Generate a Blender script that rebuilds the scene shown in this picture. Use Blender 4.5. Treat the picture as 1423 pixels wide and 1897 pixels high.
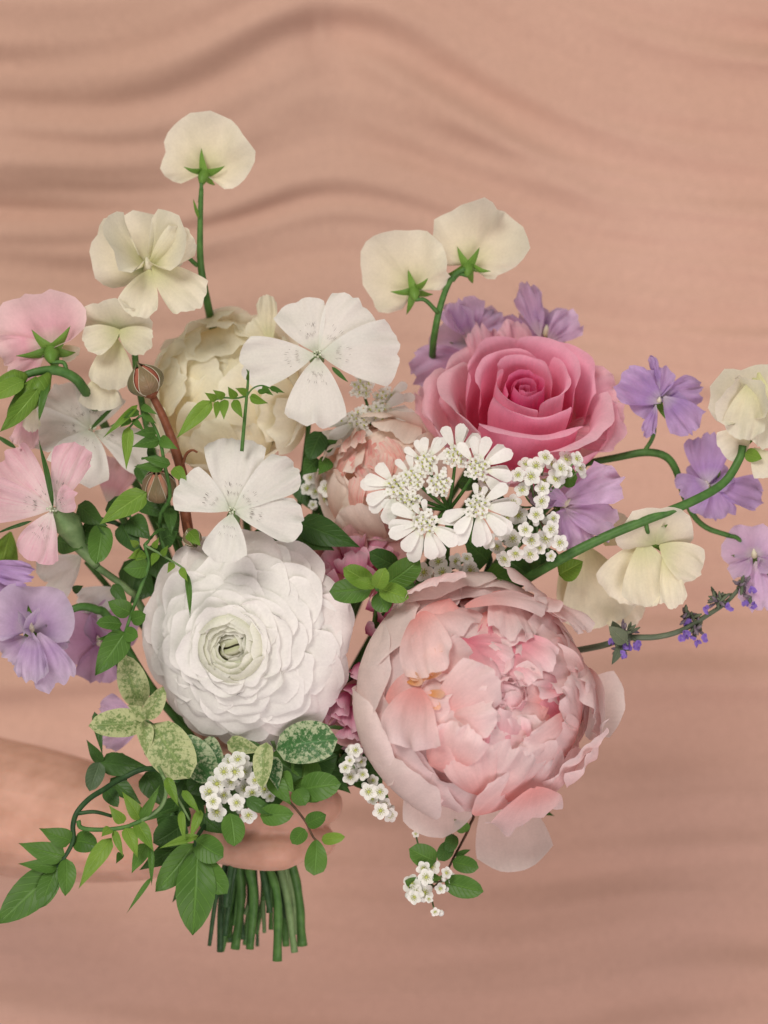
import bpy, math, random
from mathutils import Vector, Matrix, noise
from math import sin, cos, pi, exp, radians

for o in list(bpy.data.objects): bpy.data.objects.remove(o)
scene = bpy.context.scene
COL = scene.collection

# ------------------------------------------------------------------ camera
S = 0.474 / 1897.0                      # metres per photo pixel at the focus plane (d = 0)
cam_d = bpy.data.cameras.new('camera')
cam = bpy.data.objects.new('camera', cam_d); COL.objects.link(cam)
cam.location = (0, -1.0, 0); cam.rotation_euler = (radians(90), 0, 0)
cam_d.sensor_fit = 'VERTICAL'; cam_d.sensor_height = 36.0; cam_d.lens = 36.0 / 0.474
cam_d.clip_start = 0.05; cam_d.clip_end = 20
cam_d.dof.use_dof = True; cam_d.dof.focus_distance = 0.975; cam_d.dof.aperture_fstop = 5.0
scene.camera = cam

# ------------------------------------------------------------------ light
world = bpy.data.worlds.new('World'); scene.world = world; world.use_nodes = True
bg = world.node_tree.nodes['Background']
bg.inputs['Color'].default_value = (1.0, 0.94, 0.86, 1); bg.inputs['Strength'].default_value = 0.36

def area(name, loc, target, size, energy, color):
    l = bpy.data.lights.new(name, 'AREA'); l.shape = 'DISK'; l.size = size; l.energy = energy; l.color = color
    o = bpy.data.objects.new(name, l); COL.objects.link(o)
    o.location = loc
    o.rotation_euler = (Vector(target) - Vector(loc)).to_track_quat('-Z', 'Y').to_euler()
    return o
area('window_light', (-1.1, -2.5, 1.75), (0, 0.1, -0.05), 1.4, 80, (1.0, 0.955, 0.88))
area('fill_light', (0.5, -1.3, -0.95), (0.05, 0.25, -0.25), 1.2, 19.0, (1.0, 0.86, 0.90))  # added fill from low in front, lifts and pinks the lower cloth

vs = scene.view_settings
vs.view_transform = 'Standard'; vs.look = 'None'; vs.gamma = 1.0; vs.exposure = -0.10
vs.use_curve_mapping = False
scene.render.engine = 'CYCLES'

# ------------------------------------------------------------------ helpers
def W(px, py, d=0.0):
    """photo pixel at depth d (metres behind the focus plane) -> real place in the scene"""
    k = 1.0 + d
    return Vector(((px - 711.5) * S * k, d, (948.5 - py) * S * k))

def mk(name, verts, faces, mat, parent=None, uvs=None, mats=None, midx=None):
    me = bpy.data.meshes.new(name)
    me.from_pydata([tuple(v) for v in verts], [], faces)
    if uvs is not None:
        ul = me.uv_layers.new(name='UVMap')
        flat = []
        for f in faces:
            for i in f: flat.extend(uvs[i])
        ul.data.foreach_set('uv', flat)
    me.polygons.foreach_set('use_smooth', [True] * len(me.polygons))
    if mats:
        for m in mats: me.materials.append(m)
        me.polygons.foreach_set('material_index', midx)
    elif mat: me.materials.append(mat)
    o = bpy.data.objects.new(name, me); COL.objects.link(o)
    if parent: o.parent = parent
    return o

def link_copy(name, me, parent, mat4):
    o = bpy.data.objects.new(name, me); COL.objects.link(o)
    o.parent = parent; o.matrix_local = mat4
    return o

def thing(name, label, cat, M=None, group=None):
    o = bpy.data.objects.new(name, None); COL.objects.link(o)
    o.empty_display_size = 0.01
    if M is not None: o.matrix_world = M
    o['label'] = label; o['category'] = cat
    if group: o['group'] = group
    return o

def frame(pos, n, roll=0.0):
    """matrix with +Z along n = (right, up, toward camera), +Y as near world-up as possible, then rolled"""
    z = Vector((n[0], -n[2], n[1])).normalized()
    up = Vector((0, 0, 1))
    if abs(z.dot(up)) > 0.97: up = Vector((0, 1, 0))
    x = up.cross(z).normalized(); y = z.cross(x)
    M = Matrix((x, y, z)).transposed().to_4x4()
    M = Matrix.Translation(pos) @ M @ Matrix.Rotation(roll, 4, 'Z')
    return M

def grid(nu, nv, fn):
    """fn(u in -1..1, v in 0..1) -> Vector"""
    V, U, F = [], [], []
    for j in range(nv + 1):
        for i in range(nu + 1):
            u = -1 + 2 * i / nu; v = j / nv
            V.append(fn(u, v)); U.append((i / nu, v))
    for j in range(nv):
        for i in range(nu):
            a = j * (nu + 1) + i
            F.append((a, a + 1, a + nu + 2, a + nu + 1))
    return V, F, U

def catmull(pts, n):
    P = [Vector(p) for p in pts]
    P = [P[0] * 2 - P[1]] + P + [P[-1] * 2 - P[-2]]
    out = []; m = len(P) - 3
    for k in range(n + 1):
        t = m * k / n; i = min(int(t), m - 1); t -= i
        a, b, c, d = P[i], P[i + 1], P[i + 2], P[i + 3]
        out.append(0.5 * ((2 * b) + (c - a) * t + (2 * a - 5 * b + 4 * c - d) * t * t + (3 * b - a - 3 * c + d) * t ** 3))
    return out

def tube_data(pts, radii, n=None, sides=8, cap=True):
    n = n or (len(pts) - 1) * 5
    C = catmull(pts, n)
    V, F, U = [], [], []
    ref = Vector((0.31, 0.83, 0.47)).normalized()
    for k, p in enumerate(C):
        t = (C[min(k + 1, n)] - C[max(k - 1, 0)])
        if t.length < 1e-9: t = Vector((0, 0, 1))
        t.normalize()
        a = t.cross(ref)
        if a.length < 1e-4: a = t.cross(Vector((1, 0, 0)))
        a.normalize(); b = t.cross(a); ref = b.cross(t) if False else ref
        f = k / n * (len(radii) - 1); i = min(int(f), len(radii) - 2) if len(radii) > 1 else 0
        r = radii[i] + (radii[i + 1] - radii[i]) * (f - i) if len(radii) > 1 else radii[0]
        for s in range(sides):
            an = 2 * pi * s / sides
            V.append(p + (a * cos(an) + b * sin(an)) * r); U.append((s / sides, k / n))
    for k in range(n):
        for s in range(sides):
            F.append((k * sides + s, k * sides + (s + 1) % sides, (k + 1) * sides + (s + 1) % sides, (k + 1) * sides + s))
    if cap:
        F.append(tuple(reversed(range(sides)))); F.append(tuple(n * sides + s for s in range(sides)))
    return V, F, U

def tube(name, pts, radii, mat, parent=None, n=None, sides=8, inv=None):
    V, F, U = tube_data(pts, radii if isinstance(radii, (list, tuple)) else [radii], n, sides)
    if inv is not None: V = [inv @ v for v in V]
    return mk(name, V, F, mat, parent, U)

def loc(parent):     # world -> local of an already placed thing
    return parent.matrix_basis.inverted()

def nz(x, y, z=0.0): return noise.noise(Vector((x, y, z)))

# ------------------------------------------------------------------ materials
def nodes_of(name):
    m = bpy.data.materials.new(name); m.use_nodes = True
    nt = m.node_tree; nt.nodes.clear()
    return m, nt, nt.nodes.new, nt.links.new

def col4(c): return (c[0], c[1], c[2], 1)

def petal_mat(name, base, mid, tip, vein=0.12, vfreq=16, trans=0.38, rough=0.62, p=(0.0, 0.5, 1.0), var=0.06, mott=0.10, bump=0.10, streak=None, edge=None):
    m, nt, N, L = nodes_of(name)
    out = N('ShaderNodeOutputMaterial')
    uv = N('ShaderNodeUVMap'); uv.uv_map = 'UVMap'
    sep = N('ShaderNodeSeparateXYZ'); L(uv.outputs[0], sep.inputs[0])
    tc = N('ShaderNodeTexCoord'); oi = N('ShaderNodeObjectInfo')
    nz1 = N('ShaderNodeTexNoise'); nz1.inputs['Scale'].default_value = 60; nz1.inputs['Detail'].default_value = 3
    add = N('ShaderNodeVectorMath'); add.operation = 'ADD'
    L(tc.outputs['Object'], add.inputs[0]); L(oi.outputs['Random'], add.inputs[1]); L(add.outputs[0], nz1.inputs['Vector'])
    # v with a little noise so that the colour zones are uneven
    ma = N('ShaderNodeMath'); ma.operation = 'MULTIPLY_ADD'; L(nz1.outputs['Fac'], ma.inputs[0]); ma.inputs[1].default_value = 0.22
    sub = N('ShaderNodeMath'); sub.operation = 'SUBTRACT'; L(sep.outputs['Y'], sub.inputs[0]); sub.inputs[1].default_value = 0.11
    L(sub.outputs[0], ma.inputs[2])
    ramp = N('ShaderNodeValToRGB'); L(ma.outputs[0], ramp.inputs[0])
    e = ramp.color_ramp.elements
    e[0].position = p[0]; e[0].color = col4(base); e[1].position = p[2]; e[1].color = col4(tip)
    k = e.new(p[1]); k.color = col4(mid)
    # veins run along the petal: stretched noise in (u, v)
    mp = N('ShaderNodeMapping'); L(uv.outputs[0], mp.inputs[0]); mp.inputs['Scale'].default_value = (vfreq, 1.2, 1)
    L(oi.outputs['Random'], mp.inputs['Location'])
    vn = N('ShaderNodeTexNoise'); vn.inputs['Scale'].default_value = 1.6; vn.inputs['Detail'].default_value = 4; vn.inputs['Roughness'].default_value = 0.65
    L(mp.outputs[0], vn.inputs['Vector'])
    fine = N('ShaderNodeTexNoise'); fine.inputs['Scale'].default_value = 900; fine.inputs['Detail'].default_value = 2
    L(tc.outputs['Object'], fine.inputs['Vector'])
    def valmul(src, fac_out, lo, hi):
        mr = N('ShaderNodeMapRange'); L(fac_out, mr.inputs[0]); mr.inputs[1].default_value = 0.3; mr.inputs[2].default_value = 0.7
        mr.inputs[3].default_value = lo; mr.inputs[4].default_value = hi
        mx = N('ShaderNodeVectorMath'); mx.operation = 'SCALE'; L(src, mx.inputs[0]); L(mr.outputs[0], mx.inputs['Scale'])
        return mx.outputs[0]
    c = ramp.outputs[0]
    if streak:
        mr = N('ShaderNodeMapRange'); L(vn.outputs['Fac'], mr.inputs[0]); mr.inputs[1].default_value = 0.5; mr.inputs[2].default_value = 0.66
        mr.inputs[3].default_value = 0; mr.inputs[4].default_value = streak[3]
        mx = N('ShaderNodeMix'); mx.data_type = 'RGBA'; L(mr.outputs[0], mx.inputs['Factor']); L(c, mx.inputs['A']); mx.inputs['B'].default_value = col4(streak[:3])
        c = mx.outputs['Result']
    c = valmul(c, vn.outputs['Fac'], 1 - vein, 1 + vein * 0.3)
    c = valmul(c, nz1.outputs['Fac'], 1 - mott, 1 + mott * 0.3)
    c = valmul(c, fine.outputs['Fac'], 0.965, 1.025)
    mr = N('ShaderNodeMapRange'); L(oi.outputs['Random'], mr.inputs[0]); mr.inputs[3].default_value = 1 - var; mr.inputs[4].default_value = 1 + var * 0.5
    mx = N('ShaderNodeVectorMath'); mx.operation = 'SCALE'; L(c, mx.inputs[0]); L(mr.outputs[0], mx.inputs['Scale']); c = mx.outputs[0]
    bs = N('ShaderNodeBsdfPrincipled'); bs.inputs['Roughness'].default_value = rough; bs.inputs['Specular IOR Level'].default_value = 0.10
    L(c, bs.inputs['Base Color'])
    bp = N('ShaderNodeBump'); bp.inputs['Strength'].default_value = bump; bp.inputs['Distance'].default_value = 0.0012
    L(vn.outputs['Fac'], bp.inputs['Height']); L(bp.outputs[0], bs.inputs['Normal'])
    tr = N('ShaderNodeBsdfTranslucent'); L(c, tr.inputs['Color']); L(bp.outputs[0], tr.inputs['Normal'])
    mix = N('ShaderNodeMixShader'); mix.inputs[0].default_value = trans
    L(bs.outputs[0], mix.inputs[1]); L(tr.outputs[0], mix.inputs[2]); L(mix.outputs[0], out.inputs[0])
    return m

def leaf_mat(name, c0, c1, trans=0.22, rough=0.45, variegate=None):
    m, nt, N, L = nodes_of(name)
    out = N('ShaderNodeOutputMaterial')
    uv = N('ShaderNodeUVMap'); uv.uv_map = 'UVMap'
    sep = N('ShaderNodeSeparateXYZ'); L(uv.outputs[0], sep.inputs[0])
    tc = N('ShaderNodeTexCoord'); oi = N('ShaderNodeObjectInfo')
    n1 = N('ShaderNodeTexNoise'); n1.inputs['Scale'].default_value = 110; n1.inputs['Detail'].default_value = 4
    L(tc.outputs['Object'], n1.inputs['Vector'])
    mx = N('ShaderNodeMix'); mx.data_type = 'RGBA'; mx.inputs['A'].default_value = col4(c0); mx.inputs['B'].default_value = col4(c1)
    ad = N('ShaderNodeMath'); ad.operation = 'MULTIPLY_ADD'; L(oi.outputs['Random'], ad.inputs[0]); ad.inputs[1].default_value = 0.7
    mr = N('ShaderNodeMapRange'); L(n1.outputs['Fac'], mr.inputs[0]); mr.inputs[1].default_value = 0.3; mr.inputs[2].default_value = 0.7; mr.inputs[3].default_value = -0.1; mr.inputs[4].default_value = 0.4
    L(mr.outputs[0], ad.inputs[2]); L(ad.outputs[0], mx.inputs['Factor'])
    c = mx.outputs['Result']
    # |u| from the midrib and herring-bone side veins
    a = N('ShaderNodeMath'); a.operation = 'SUBTRACT'; L(sep.outputs['X'], a.inputs[0]); a.inputs[1].default_value = 0.5
    ab = N('ShaderNodeMath'); ab.operation = 'ABSOLUTE'; L(a.outputs[0], ab.inputs[0])
    vv = N('ShaderNodeMath'); vv.operation = 'MULTIPLY_ADD'; L(ab.outputs[0], vv.inputs[0]); vv.inputs[1].default_value = -0.55; L(sep.outputs['Y'], vv.inputs[2])
    fr = N('ShaderNodeMath'); fr.operation = 'MULTIPLY'; L(vv.outputs[0], fr.inputs[0]); fr.inputs[1].default_value = 48.0
    sn = N('ShaderNodeMath'); sn.operation = 'SINE'; L(fr.outputs[0], sn.inputs[0])
    mid = N('ShaderNodeMapRange'); L(ab.outputs[0], mid.inputs[0]); mid.inputs[1].default_value = 0.0; mid.inputs[2].default_value = 0.05; mid.inputs[3].default_value = 1; mid.inputs[4].default_value = 0
    vsm = N('ShaderNodeMapRange'); L(sn.outputs[0], vsm.inputs[0]); vsm.inputs[1].default_value = 0.75; vsm.inputs[2].default_value = 1.0; vsm.inputs[3].default_value = 0; vsm.inputs[4].default_value = 0.5
    mxx = N('ShaderNodeMath'); mxx.operation = 'MAXIMUM'; L(mid.outputs[0], mxx.inputs[0]); L(vsm.outputs[0], mxx.inputs[1])
    lite = N('ShaderNodeMix'); lite.data_type = 'RGBA'; fm = N('ShaderNodeMath'); fm.operation = 'MULTIPLY'; L(mxx.outputs[0], fm.inputs[0]); fm.inputs[1].default_value = 0.35
    L(fm.outputs[0], lite.inputs['Factor']); L(c, lite.inputs['A']); lite.inputs['B'].default_value = col4([min(1, x * 1.9 + 0.02) for x in c1])
    c = lite.outputs['Result']
    if variegate:
        n2 = N('ShaderNodeTexNoise'); n2.inputs['Scale'].default_value = 480; n2.inputs['Detail'].default_value = 5; n2.inputs['Roughness'].default_value = 0.7
        L(tc.outputs['Object'], n2.inputs['Vector'])
        eg = N('ShaderNodeMath'); eg.operation = 'MULTIPLY_ADD'; L(ab.outputs[0], eg.inputs[0]); eg.inputs[1].default_value = 0.30; L(n2.outputs['Fac'], eg.inputs[2])
        vr = N('ShaderNodeMapRange'); L(eg.outputs[0], vr.inputs[0]); vr.inputs[1].default_value = variegate[3]; vr.inputs[2].default_value = variegate[3] + 0.12
        mv = N('ShaderNodeMix'); mv.data_type = 'RGBA'; L(vr.outputs[0], mv.inputs['Factor']); L(c, mv.inputs['A']); mv.inputs['B'].default_value = col4(variegate[:3])
        c = mv.outputs['Result']
    bs = N('ShaderNodeBsdfPrincipled'); bs.inputs['Roughness'].default_value = rough; bs.inputs['Specular IOR Level'].default_value = 0.3
    L(c, bs.inputs['Base Color'])
    bp = N('ShaderNodeBump'); bp.inputs['Strength'].default_value = 0.5; bp.inputs['Distance'].default_value = 0.0008; bp.invert = True
    L(mxx.outputs[0], bp.inputs['Height']); L(bp.outputs[0], bs.inputs['Normal'])
    tr = N('ShaderNodeBsdfTranslucent'); L(c, tr.inputs['Color'])
    mix = N('ShaderNodeMixShader'); mix.inputs[0].default_value = trans
    L(bs.outputs[0], mix.inputs[1]); L(tr.outputs[0], mix.inputs[2]); L(mix.outputs[0], out.inputs[0])
    return m

def plain(name, c0, c1, rough=0.55, scale=200, spec=0.25, sss=0.0):
    m, nt, N, L = nodes_of(name)
    out = N('ShaderNodeOutputMaterial'); tc = N('ShaderNodeTexCoord')
    n1 = N('ShaderNodeTexNoise'); n1.inputs['Scale'].default_value = scale; n1.inputs['Detail'].default_value = 4
    L(tc.outputs['Object'], n1.inputs['Vector'])
    mr = N('ShaderNodeMapRange'); L(n1.outputs['Fac'], mr.inputs[0]); mr.inputs[1].default_value = 0.3; mr.inputs[2].default_value = 0.7
    mx = N('ShaderNodeMix'); mx.data_type = 'RGBA'; mx.inputs['A'].default_value = col4(c0); mx.inputs['B'].default_value = col4(c1)
    L(mr.outputs[0], mx.inputs['Factor'])
    bs = N('ShaderNodeBsdfPrincipled'); bs.inputs['Roughness'].default_value = rough; bs.inputs['Specular IOR Level'].default_value = spec
    L(mx.outputs['Result'], bs.inputs['Base Color'])
    if sss:
        bs.inputs['Subsurface Weight'].default_value = sss; bs.inputs['Subsurface Radius'].default_value = (0.012, 0.005, 0.003); bs.inputs['Subsurface Scale'].default_value = 1.0
    bp = N('ShaderNodeBump'); bp.inputs['Strength'].default_value = 0.25; bp.inputs['Distance'].default_value = 0.0006
    L(n1.outputs['Fac'], bp.inputs['Height']); L(bp.outputs[0], bs.inputs['Normal'])
    L(bs.outputs[0], out.inputs[0])
    return m

M = {}
M['peony_guard'] = petal_mat('peony_guard', (0.95, 0.78, 0.69), (0.97, 0.83, 0.78), (0.97, 0.86, 0.83), vein=0.04, vfreq=12, trans=0.52)
M['peony'] = petal_mat('peony', (0.96, 0.50, 0.47), (0.98, 0.72, 0.70), (0.98, 0.83, 0.82), vein=0.05, vfreq=12, p=(0.05, 0.45, 0.92), mott=0.10, trans=0.54)
M['peony_core'] = petal_mat('peony_core', (0.86, 0.26, 0.34), (0.92, 0.50, 0.54), (0.94, 0.72, 0.73), vein=0.09, vfreq=12, p=(0.15, 0.6, 0.95), mott=0.12, trans=0.42)
M['staminode'] = petal_mat('staminode', (0.85, 0.38, 0.10), (0.86, 0.46, 0.22), (0.87, 0.58, 0.44), vein=0.1)
M['ranunculus'] = petal_mat('ranunculus', (0.78, 0.80, 0.64), (0.93, 0.92, 0.87), (0.94, 0.92, 0.89), vein=0.03, vfreq=12, p=(0.15, 0.45, 0.9), trans=0.42, mott=0.03, var=0.02, bump=0.04)
M['ranunculus_outer'] = petal_mat('ranunculus_outer', (0.84, 0.80, 0.72), (0.93, 0.89, 0.85), (0.94, 0.88, 0.86), vein=0.03, vfreq=12, trans=0.42, mott=0.05, var=0.03, bump=0.04)
M['ranunculus_eye'] = petal_mat('ranunculus_eye', (0.66, 0.69, 0.44), (0.86, 0.87, 0.70), (0.93, 0.92, 0.84), vein=0.05, p=(0.2, 0.62, 1.0), trans=0.42)
M['rose'] = petal_mat('rose', (0.92, 0.16, 0.36), (0.96, 0.38, 0.54), (0.97, 0.54, 0.67), vein=0.06, vfreq=14, p=(0.05, 0.5, 1.0), trans=0.52)
M['rose_core'] = petal_mat('rose_core', (0.78, 0.04, 0.22), (0.88, 0.12, 0.34), (0.94, 0.34, 0.54), vein=0.08, vfreq=14, p=(0.2, 0.7, 1.0), trans=0.42)
M['rose_outer'] = petal_mat('rose_outer', (0.95, 0.58, 0.56), (0.97, 0.53, 0.63), (0.98, 0.65, 0.73), vein=0.06, vfreq=14, p=(0.0, 0.5, 1.0), trans=0.52)
M['cream_rose'] = petal_mat('cream_rose', (0.95, 0.85, 0.60), (0.96, 0.91, 0.73), (0.97, 0.94, 0.81), vein=0.03, vfreq=12, trans=0.56, mott=0.05)
M['blush'] = petal_mat('blush', (0.95, 0.68, 0.58), (0.96, 0.80, 0.70), (0.96, 0.87, 0.79), vein=0.05, vfreq=14, trans=0.50)
M['blush_streak'] = petal_mat('blush_streak', (0.92, 0.46, 0.40), (0.94, 0.62, 0.54), (0.95, 0.78, 0.70), vein=0.06, vfreq=9, trans=0.48, streak=(0.90, 0.24, 0.26, 0.7))
M['magenta'] = petal_mat('magenta', (0.70, 0.10, 0.28), (0.88, 0.38, 0.54), (0.95, 0.66, 0.75), vein=0.12, vfreq=8, p=(0.05, 0.5, 1.0), var=0.10, trans=0.5)
M['dusty_pink'] = petal_mat('dusty_pink', (0.66, 0.30, 0.30), (0.72, 0.40, 0.38), (0.76, 0.48, 0.46), vein=0.12)
M['corn_white'] = petal_mat('corn_white', (0.74, 0.78, 0.66), (0.86, 0.85, 0.80), (0.86, 0.85, 0.80), vein=0.04, vfreq=16, p=(0.05, 0.3, 1.0), mott=0.04, bump=0.08)
M['corn_pink'] = petal_mat('corn_pink', (0.86, 0.78, 0.74), (0.86, 0.64, 0.67), (0.85, 0.55, 0.61), vein=0.06, vfreq=14, p=(0.05, 0.4, 1.0), streak=(0.72, 0.34, 0.45, 0.5))
M['corn_mark'] = plain('corn_mark', (0.12, 0.11, 0.10), (0.26, 0.23, 0.20), 0.7)
M['pea_cream'] = petal_mat('pea_cream', (0.70, 0.71, 0.38), (0.88, 0.83, 0.62), (0.90, 0.86, 0.71), vein=0.06, vfreq=10, trans=0.42, bump=0.06)
M['pea_lilac'] = petal_mat('pea_lilac', (0.82, 0.70, 0.76), (0.73, 0.50, 0.76), (0.81, 0.62, 0.83), vein=0.10, vfreq=9, trans=0.5, p=(0.05, 0.35, 1.0), bump=0.08)
M['pea_violet'] = petal_mat('pea_violet', (0.74, 0.66, 0.74), (0.54, 0.35, 0.68), (0.65, 0.48, 0.77), vein=0.14, vfreq=9, trans=0.5, p=(0.0, 0.35, 1.0), bump=0.08)
M['pea_pale'] = petal_mat('pea_pale', (0.66, 0.52, 0.68), (0.54, 0.38, 0.62), (0.70, 0.58, 0.74), vein=0.12, vfreq=9, trans=0.40, p=(0.05, 0.4, 1.0), bump=0.08)
M['pea_mauve'] = petal_mat('pea_mauve', (0.52, 0.26, 0.46), (0.58, 0.34, 0.52), (0.62, 0.42, 0.60), vein=0.10, vfreq=9, trans=0.36, bump=0.08)
M['pea_pink'] = petal_mat('pea_pink', (0.82, 0.70, 0.62), (0.84, 0.48, 0.55), (0.86, 0.63, 0.64), vein=0.08, vfreq=9, trans=0.40, p=(0.05, 0.4, 1.0), bump=0.06)
M['white_small'] = petal_mat('white_small', (0.76, 0.80, 0.58), (0.88, 0.88, 0.82), (0.89, 0.88, 0.84), vein=0.03, p=(0.0, 0.25, 1.0), mott=0.03, trans=0.3)
M['eye_green'] = plain('eye_green', (0.30, 0.36, 0.08), (0.55, 0.55, 0.16), 0.7, 900)
M['green_dark'] = leaf_mat('green_dark', (0.030, 0.082, 0.016), (0.060, 0.140, 0.026))
M['green_mid'] = leaf_mat('green_mid', (0.055, 0.135, 0.020), (0.100, 0.215, 0.034))
M['green_bright'] = leaf_mat('green_bright', (0.120, 0.240, 0.026), (0.210, 0.350, 0.050), trans=0.32)
M['green_grey'] = leaf_mat('green_grey', (0.070, 0.120, 0.060), (0.120, 0.180, 0.090))
M['green_var'] = leaf_mat('green_var', (0.150, 0.230, 0.070), (0.230, 0.310, 0.110), variegate=(0.46, 0.50, 0.25, 0.50))
M['green_var2'] = leaf_mat('green_var2', (0.030, 0.110, 0.030), (0.060, 0.170, 0.045), variegate=(0.40, 0.47, 0.28, 0.54))
M['sepal'] = leaf_mat('sepal', (0.110, 0.240, 0.034), (0.180, 0.330, 0.055), trans=0.25)
M['stem'] = plain('stem', (0.045, 0.120, 0.025), (0.080, 0.180, 0.040), 0.5, 300)
M['stem_dark'] = plain('stem_dark', (0.016, 0.048, 0.016), (0.038, 0.090, 0.028), 0.5, 250)
M['stem_pale'] = plain('stem_pale', (0.11, 0.19, 0.07), (0.18, 0.27, 0.11), 0.5, 250)
M['stem_red'] = plain('stem_red', (0.17, 0.055, 0.025), (0.25, 0.09, 0.045), 0.45, 400)
M['throat'] = plain('throat', (0.50, 0.56, 0.38), (0.68, 0.70, 0.56), 0.6, 500)
M['twig'] = plain('twig', (0.06, 0.035, 0.02), (0.11, 0.06, 0.035), 0.6, 400)
M['bud_red'] = petal_mat('bud_red', (0.22, 0.07, 0.035), (0.33, 0.10, 0.06), (0.44, 0.15, 0.10), vein=0.2, trans=0.1)
M['bud_peach'] = petal_mat('bud_peach', (0.50, 0.42, 0.24), (0.62, 0.42, 0.26), (0.70, 0.30, 0.20), vein=0.2, trans=0.15)
M['bud_sepal'] = leaf_mat('bud_sepal', (0.15, 0.15, 0.07), (0.25, 0.16, 0.09), trans=0.1)
M['bud_edge'] = plain('bud_edge', (0.50, 0.45, 0.32), (0.6, 0.55, 0.42), 0.7)
M['catmint'] = leaf_mat('catmint', (0.10, 0.13, 0.085), (0.17, 0.20, 0.12))
M['catmint_calyx'] = plain('catmint_calyx', (0.13, 0.09, 0.14), (0.20, 0.17, 0.17), 0.7, 500)
M['catmint_flower'] = petal_mat('catmint_flower', (0.40, 0.30, 0.62), (0.27, 0.16, 0.58), (0.34, 0.22, 0.66), vein=0.1)
M['skin'] = plain('skin', (0.48, 0.262, 0.185), (0.60, 0.340, 0.255), 0.5, 90, 0.3, sss=0.35)
M['slit_shade'] = plain('slit_shade', (0.05, 0.045, 0.03), (0.10, 0.085, 0.05), 0.8, 500)  # painted shade for the slit in the ranunculus eye

# ------------------------------------------------------------------ setting: draped cloth behind
def cloth_mat():
    m, nt, N, L = nodes_of('blush_cloth')
    out = N('ShaderNodeOutputMaterial'); tc = N('ShaderNodeTexCoord')
    n1 = N('ShaderNodeTexNoise'); n1.inputs['Scale'].default_value = 5; n1.inputs['Detail'].default_value = 3
    L(tc.outputs['Object'], n1.inputs['Vector'])
    n2 = N('ShaderNodeTexNoise'); n2.inputs['Scale'].default_value = 600; n2.inputs['Detail'].default_value = 3; n2.inputs['Roughness'].default_value = 0.8
    L(tc.outputs['Object'], n2.inputs['Vector'])
    mx = N('ShaderNodeMix'); mx.data_type = 'RGBA'; mx.inputs['A'].default_value = (0.530, 0.318, 0.240, 1); mx.inputs['B'].default_value = (0.580, 0.362, 0.284, 1)
    mr = N('ShaderNodeMapRange'); L(n1.outputs['Fac'], mr.inputs[0]); mr.inputs[1].default_value = 0.3; mr.inputs[2].default_value = 0.7
    L(mr.outputs[0], mx.inputs['Factor'])
    mr2 = N('ShaderNodeMapRange'); L(n2.outputs['Fac'], mr2.inputs[0]); mr2.inputs[1].default_value = 0.25; mr2.inputs[2].default_value = 0.75; mr2.inputs[3].default_value = 0.80; mr2.inputs[4].default_value = 1.16
    sc = N('ShaderNodeVectorMath'); sc.operation = 'SCALE'; L(mx.outputs['Result'], sc.inputs[0]); L(mr2.outputs[0], sc.inputs['Scale'])
    bs = N('ShaderNodeBsdfPrincipled'); bs.inputs['Roughness'].default_value = 0.75; bs.inputs['Specular IOR Level'].default_value = 0.15
    bs.inputs['Sheen Weight'].default_value = 0.25; bs.inputs['Sheen Tint'].default_value = (1, 0.85, 0.8, 1)
    L(sc.outputs[0], bs.inputs['Base Color']); L(bs.outputs[0], out.inputs[0])
    return m

def cloth():
    D = 0.32; nx, ny = 240, 620
    V, F = [], []
    def h(px, py):
        # folds gather at a pinch near (610, 20) and swag away to either side
        amp = exp(-(max(py, -200) / 640.0) ** 2) if py > 0 else 1.0
        if px < 610: g = 130 * (1 - exp(-((610 - px) / 230.0) ** 1.9))
        else: g = 330 * (1 - exp(-((px - 610) / 460.0) ** 1.8))
        sag = 45 * exp(-((px - 760) / 480.0) ** 2) * (1 - amp)
        q = py - g * amp - sag + 34 * nz(px / 700, py / 420, 7.3) + 7 * nz(px / 220, py / 160, 2.1)
        def crease(f, k, w):        # sharp valleys between rounded folds
            v = nz(q / f + k, px / 850 + k, k * 1.3)
            return math.sqrt(v * v + w)
        mod = 0.6 + 0.9 * max(0, nz(px / 360 + 5, py / 160, 6.6) + 0.25)
        mod2 = 0.6 + 0.9 * max(0, nz(px / 300 + 1, py / 130, 16.6) + 0.15)
        c = nz(q / 210, px / 1100, 8.0)
        strength = 0.80 + 0.40 * exp(-(max(py, 0) / 800.0) ** 2)
        hh = (nz(q / 66, px / 560, 2.7) * 8.5 * mod2 + crease(76, 3.1, 0.06) * 9.0 * mod + crease(50, 9.2, 0.04) * 4.0 * mod2) * strength + c * 10.0 + 3.0 * nz(px / 240, py / 160, 3.3)
        hh += -10 * exp(-((px - 625) / 60.0) ** 2 - ((py - 60) / 130.0) ** 2)
        # deeper diagonal folds at the upper right and behind the arm
        dd = (py - (60 + (px - 600) * 0.62)) / 34.0
        if px > 590: hh += 8.0 * exp(-dd * dd) * exp(-((px - 850) / 270.0) ** 2)
        dl = (py - (1270 - (px - 0) * 0.06)) / 30.0
        hh += 9.0 * exp(-dl * dl) * exp(-(px / 260.0) ** 2)
        return hh * 0.001
    x0, x1, y0, y1 = -460, 1883, -460, 2360
    for j in range(ny + 1):
        for i in range(nx + 1):
            px = x0 + (x1 - x0) * i / nx; py = y0 + (y1 - y0) * j / ny
            v = W(px, py, D); v.y -= h(px, py); V.append(v)
    for j in range(ny):
        for i in range(nx):
            a = j * (nx + 1) + i
            F.append((a, a + nx + 1, a + nx + 2, a + 1))
    o = mk('backdrop_cloth', V, F, cloth_mat())
    o['kind'] = 'structure'
    o['label'] = 'dusty pink draped cloth hanging in soft folds behind the bouquet'
cloth()

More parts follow.
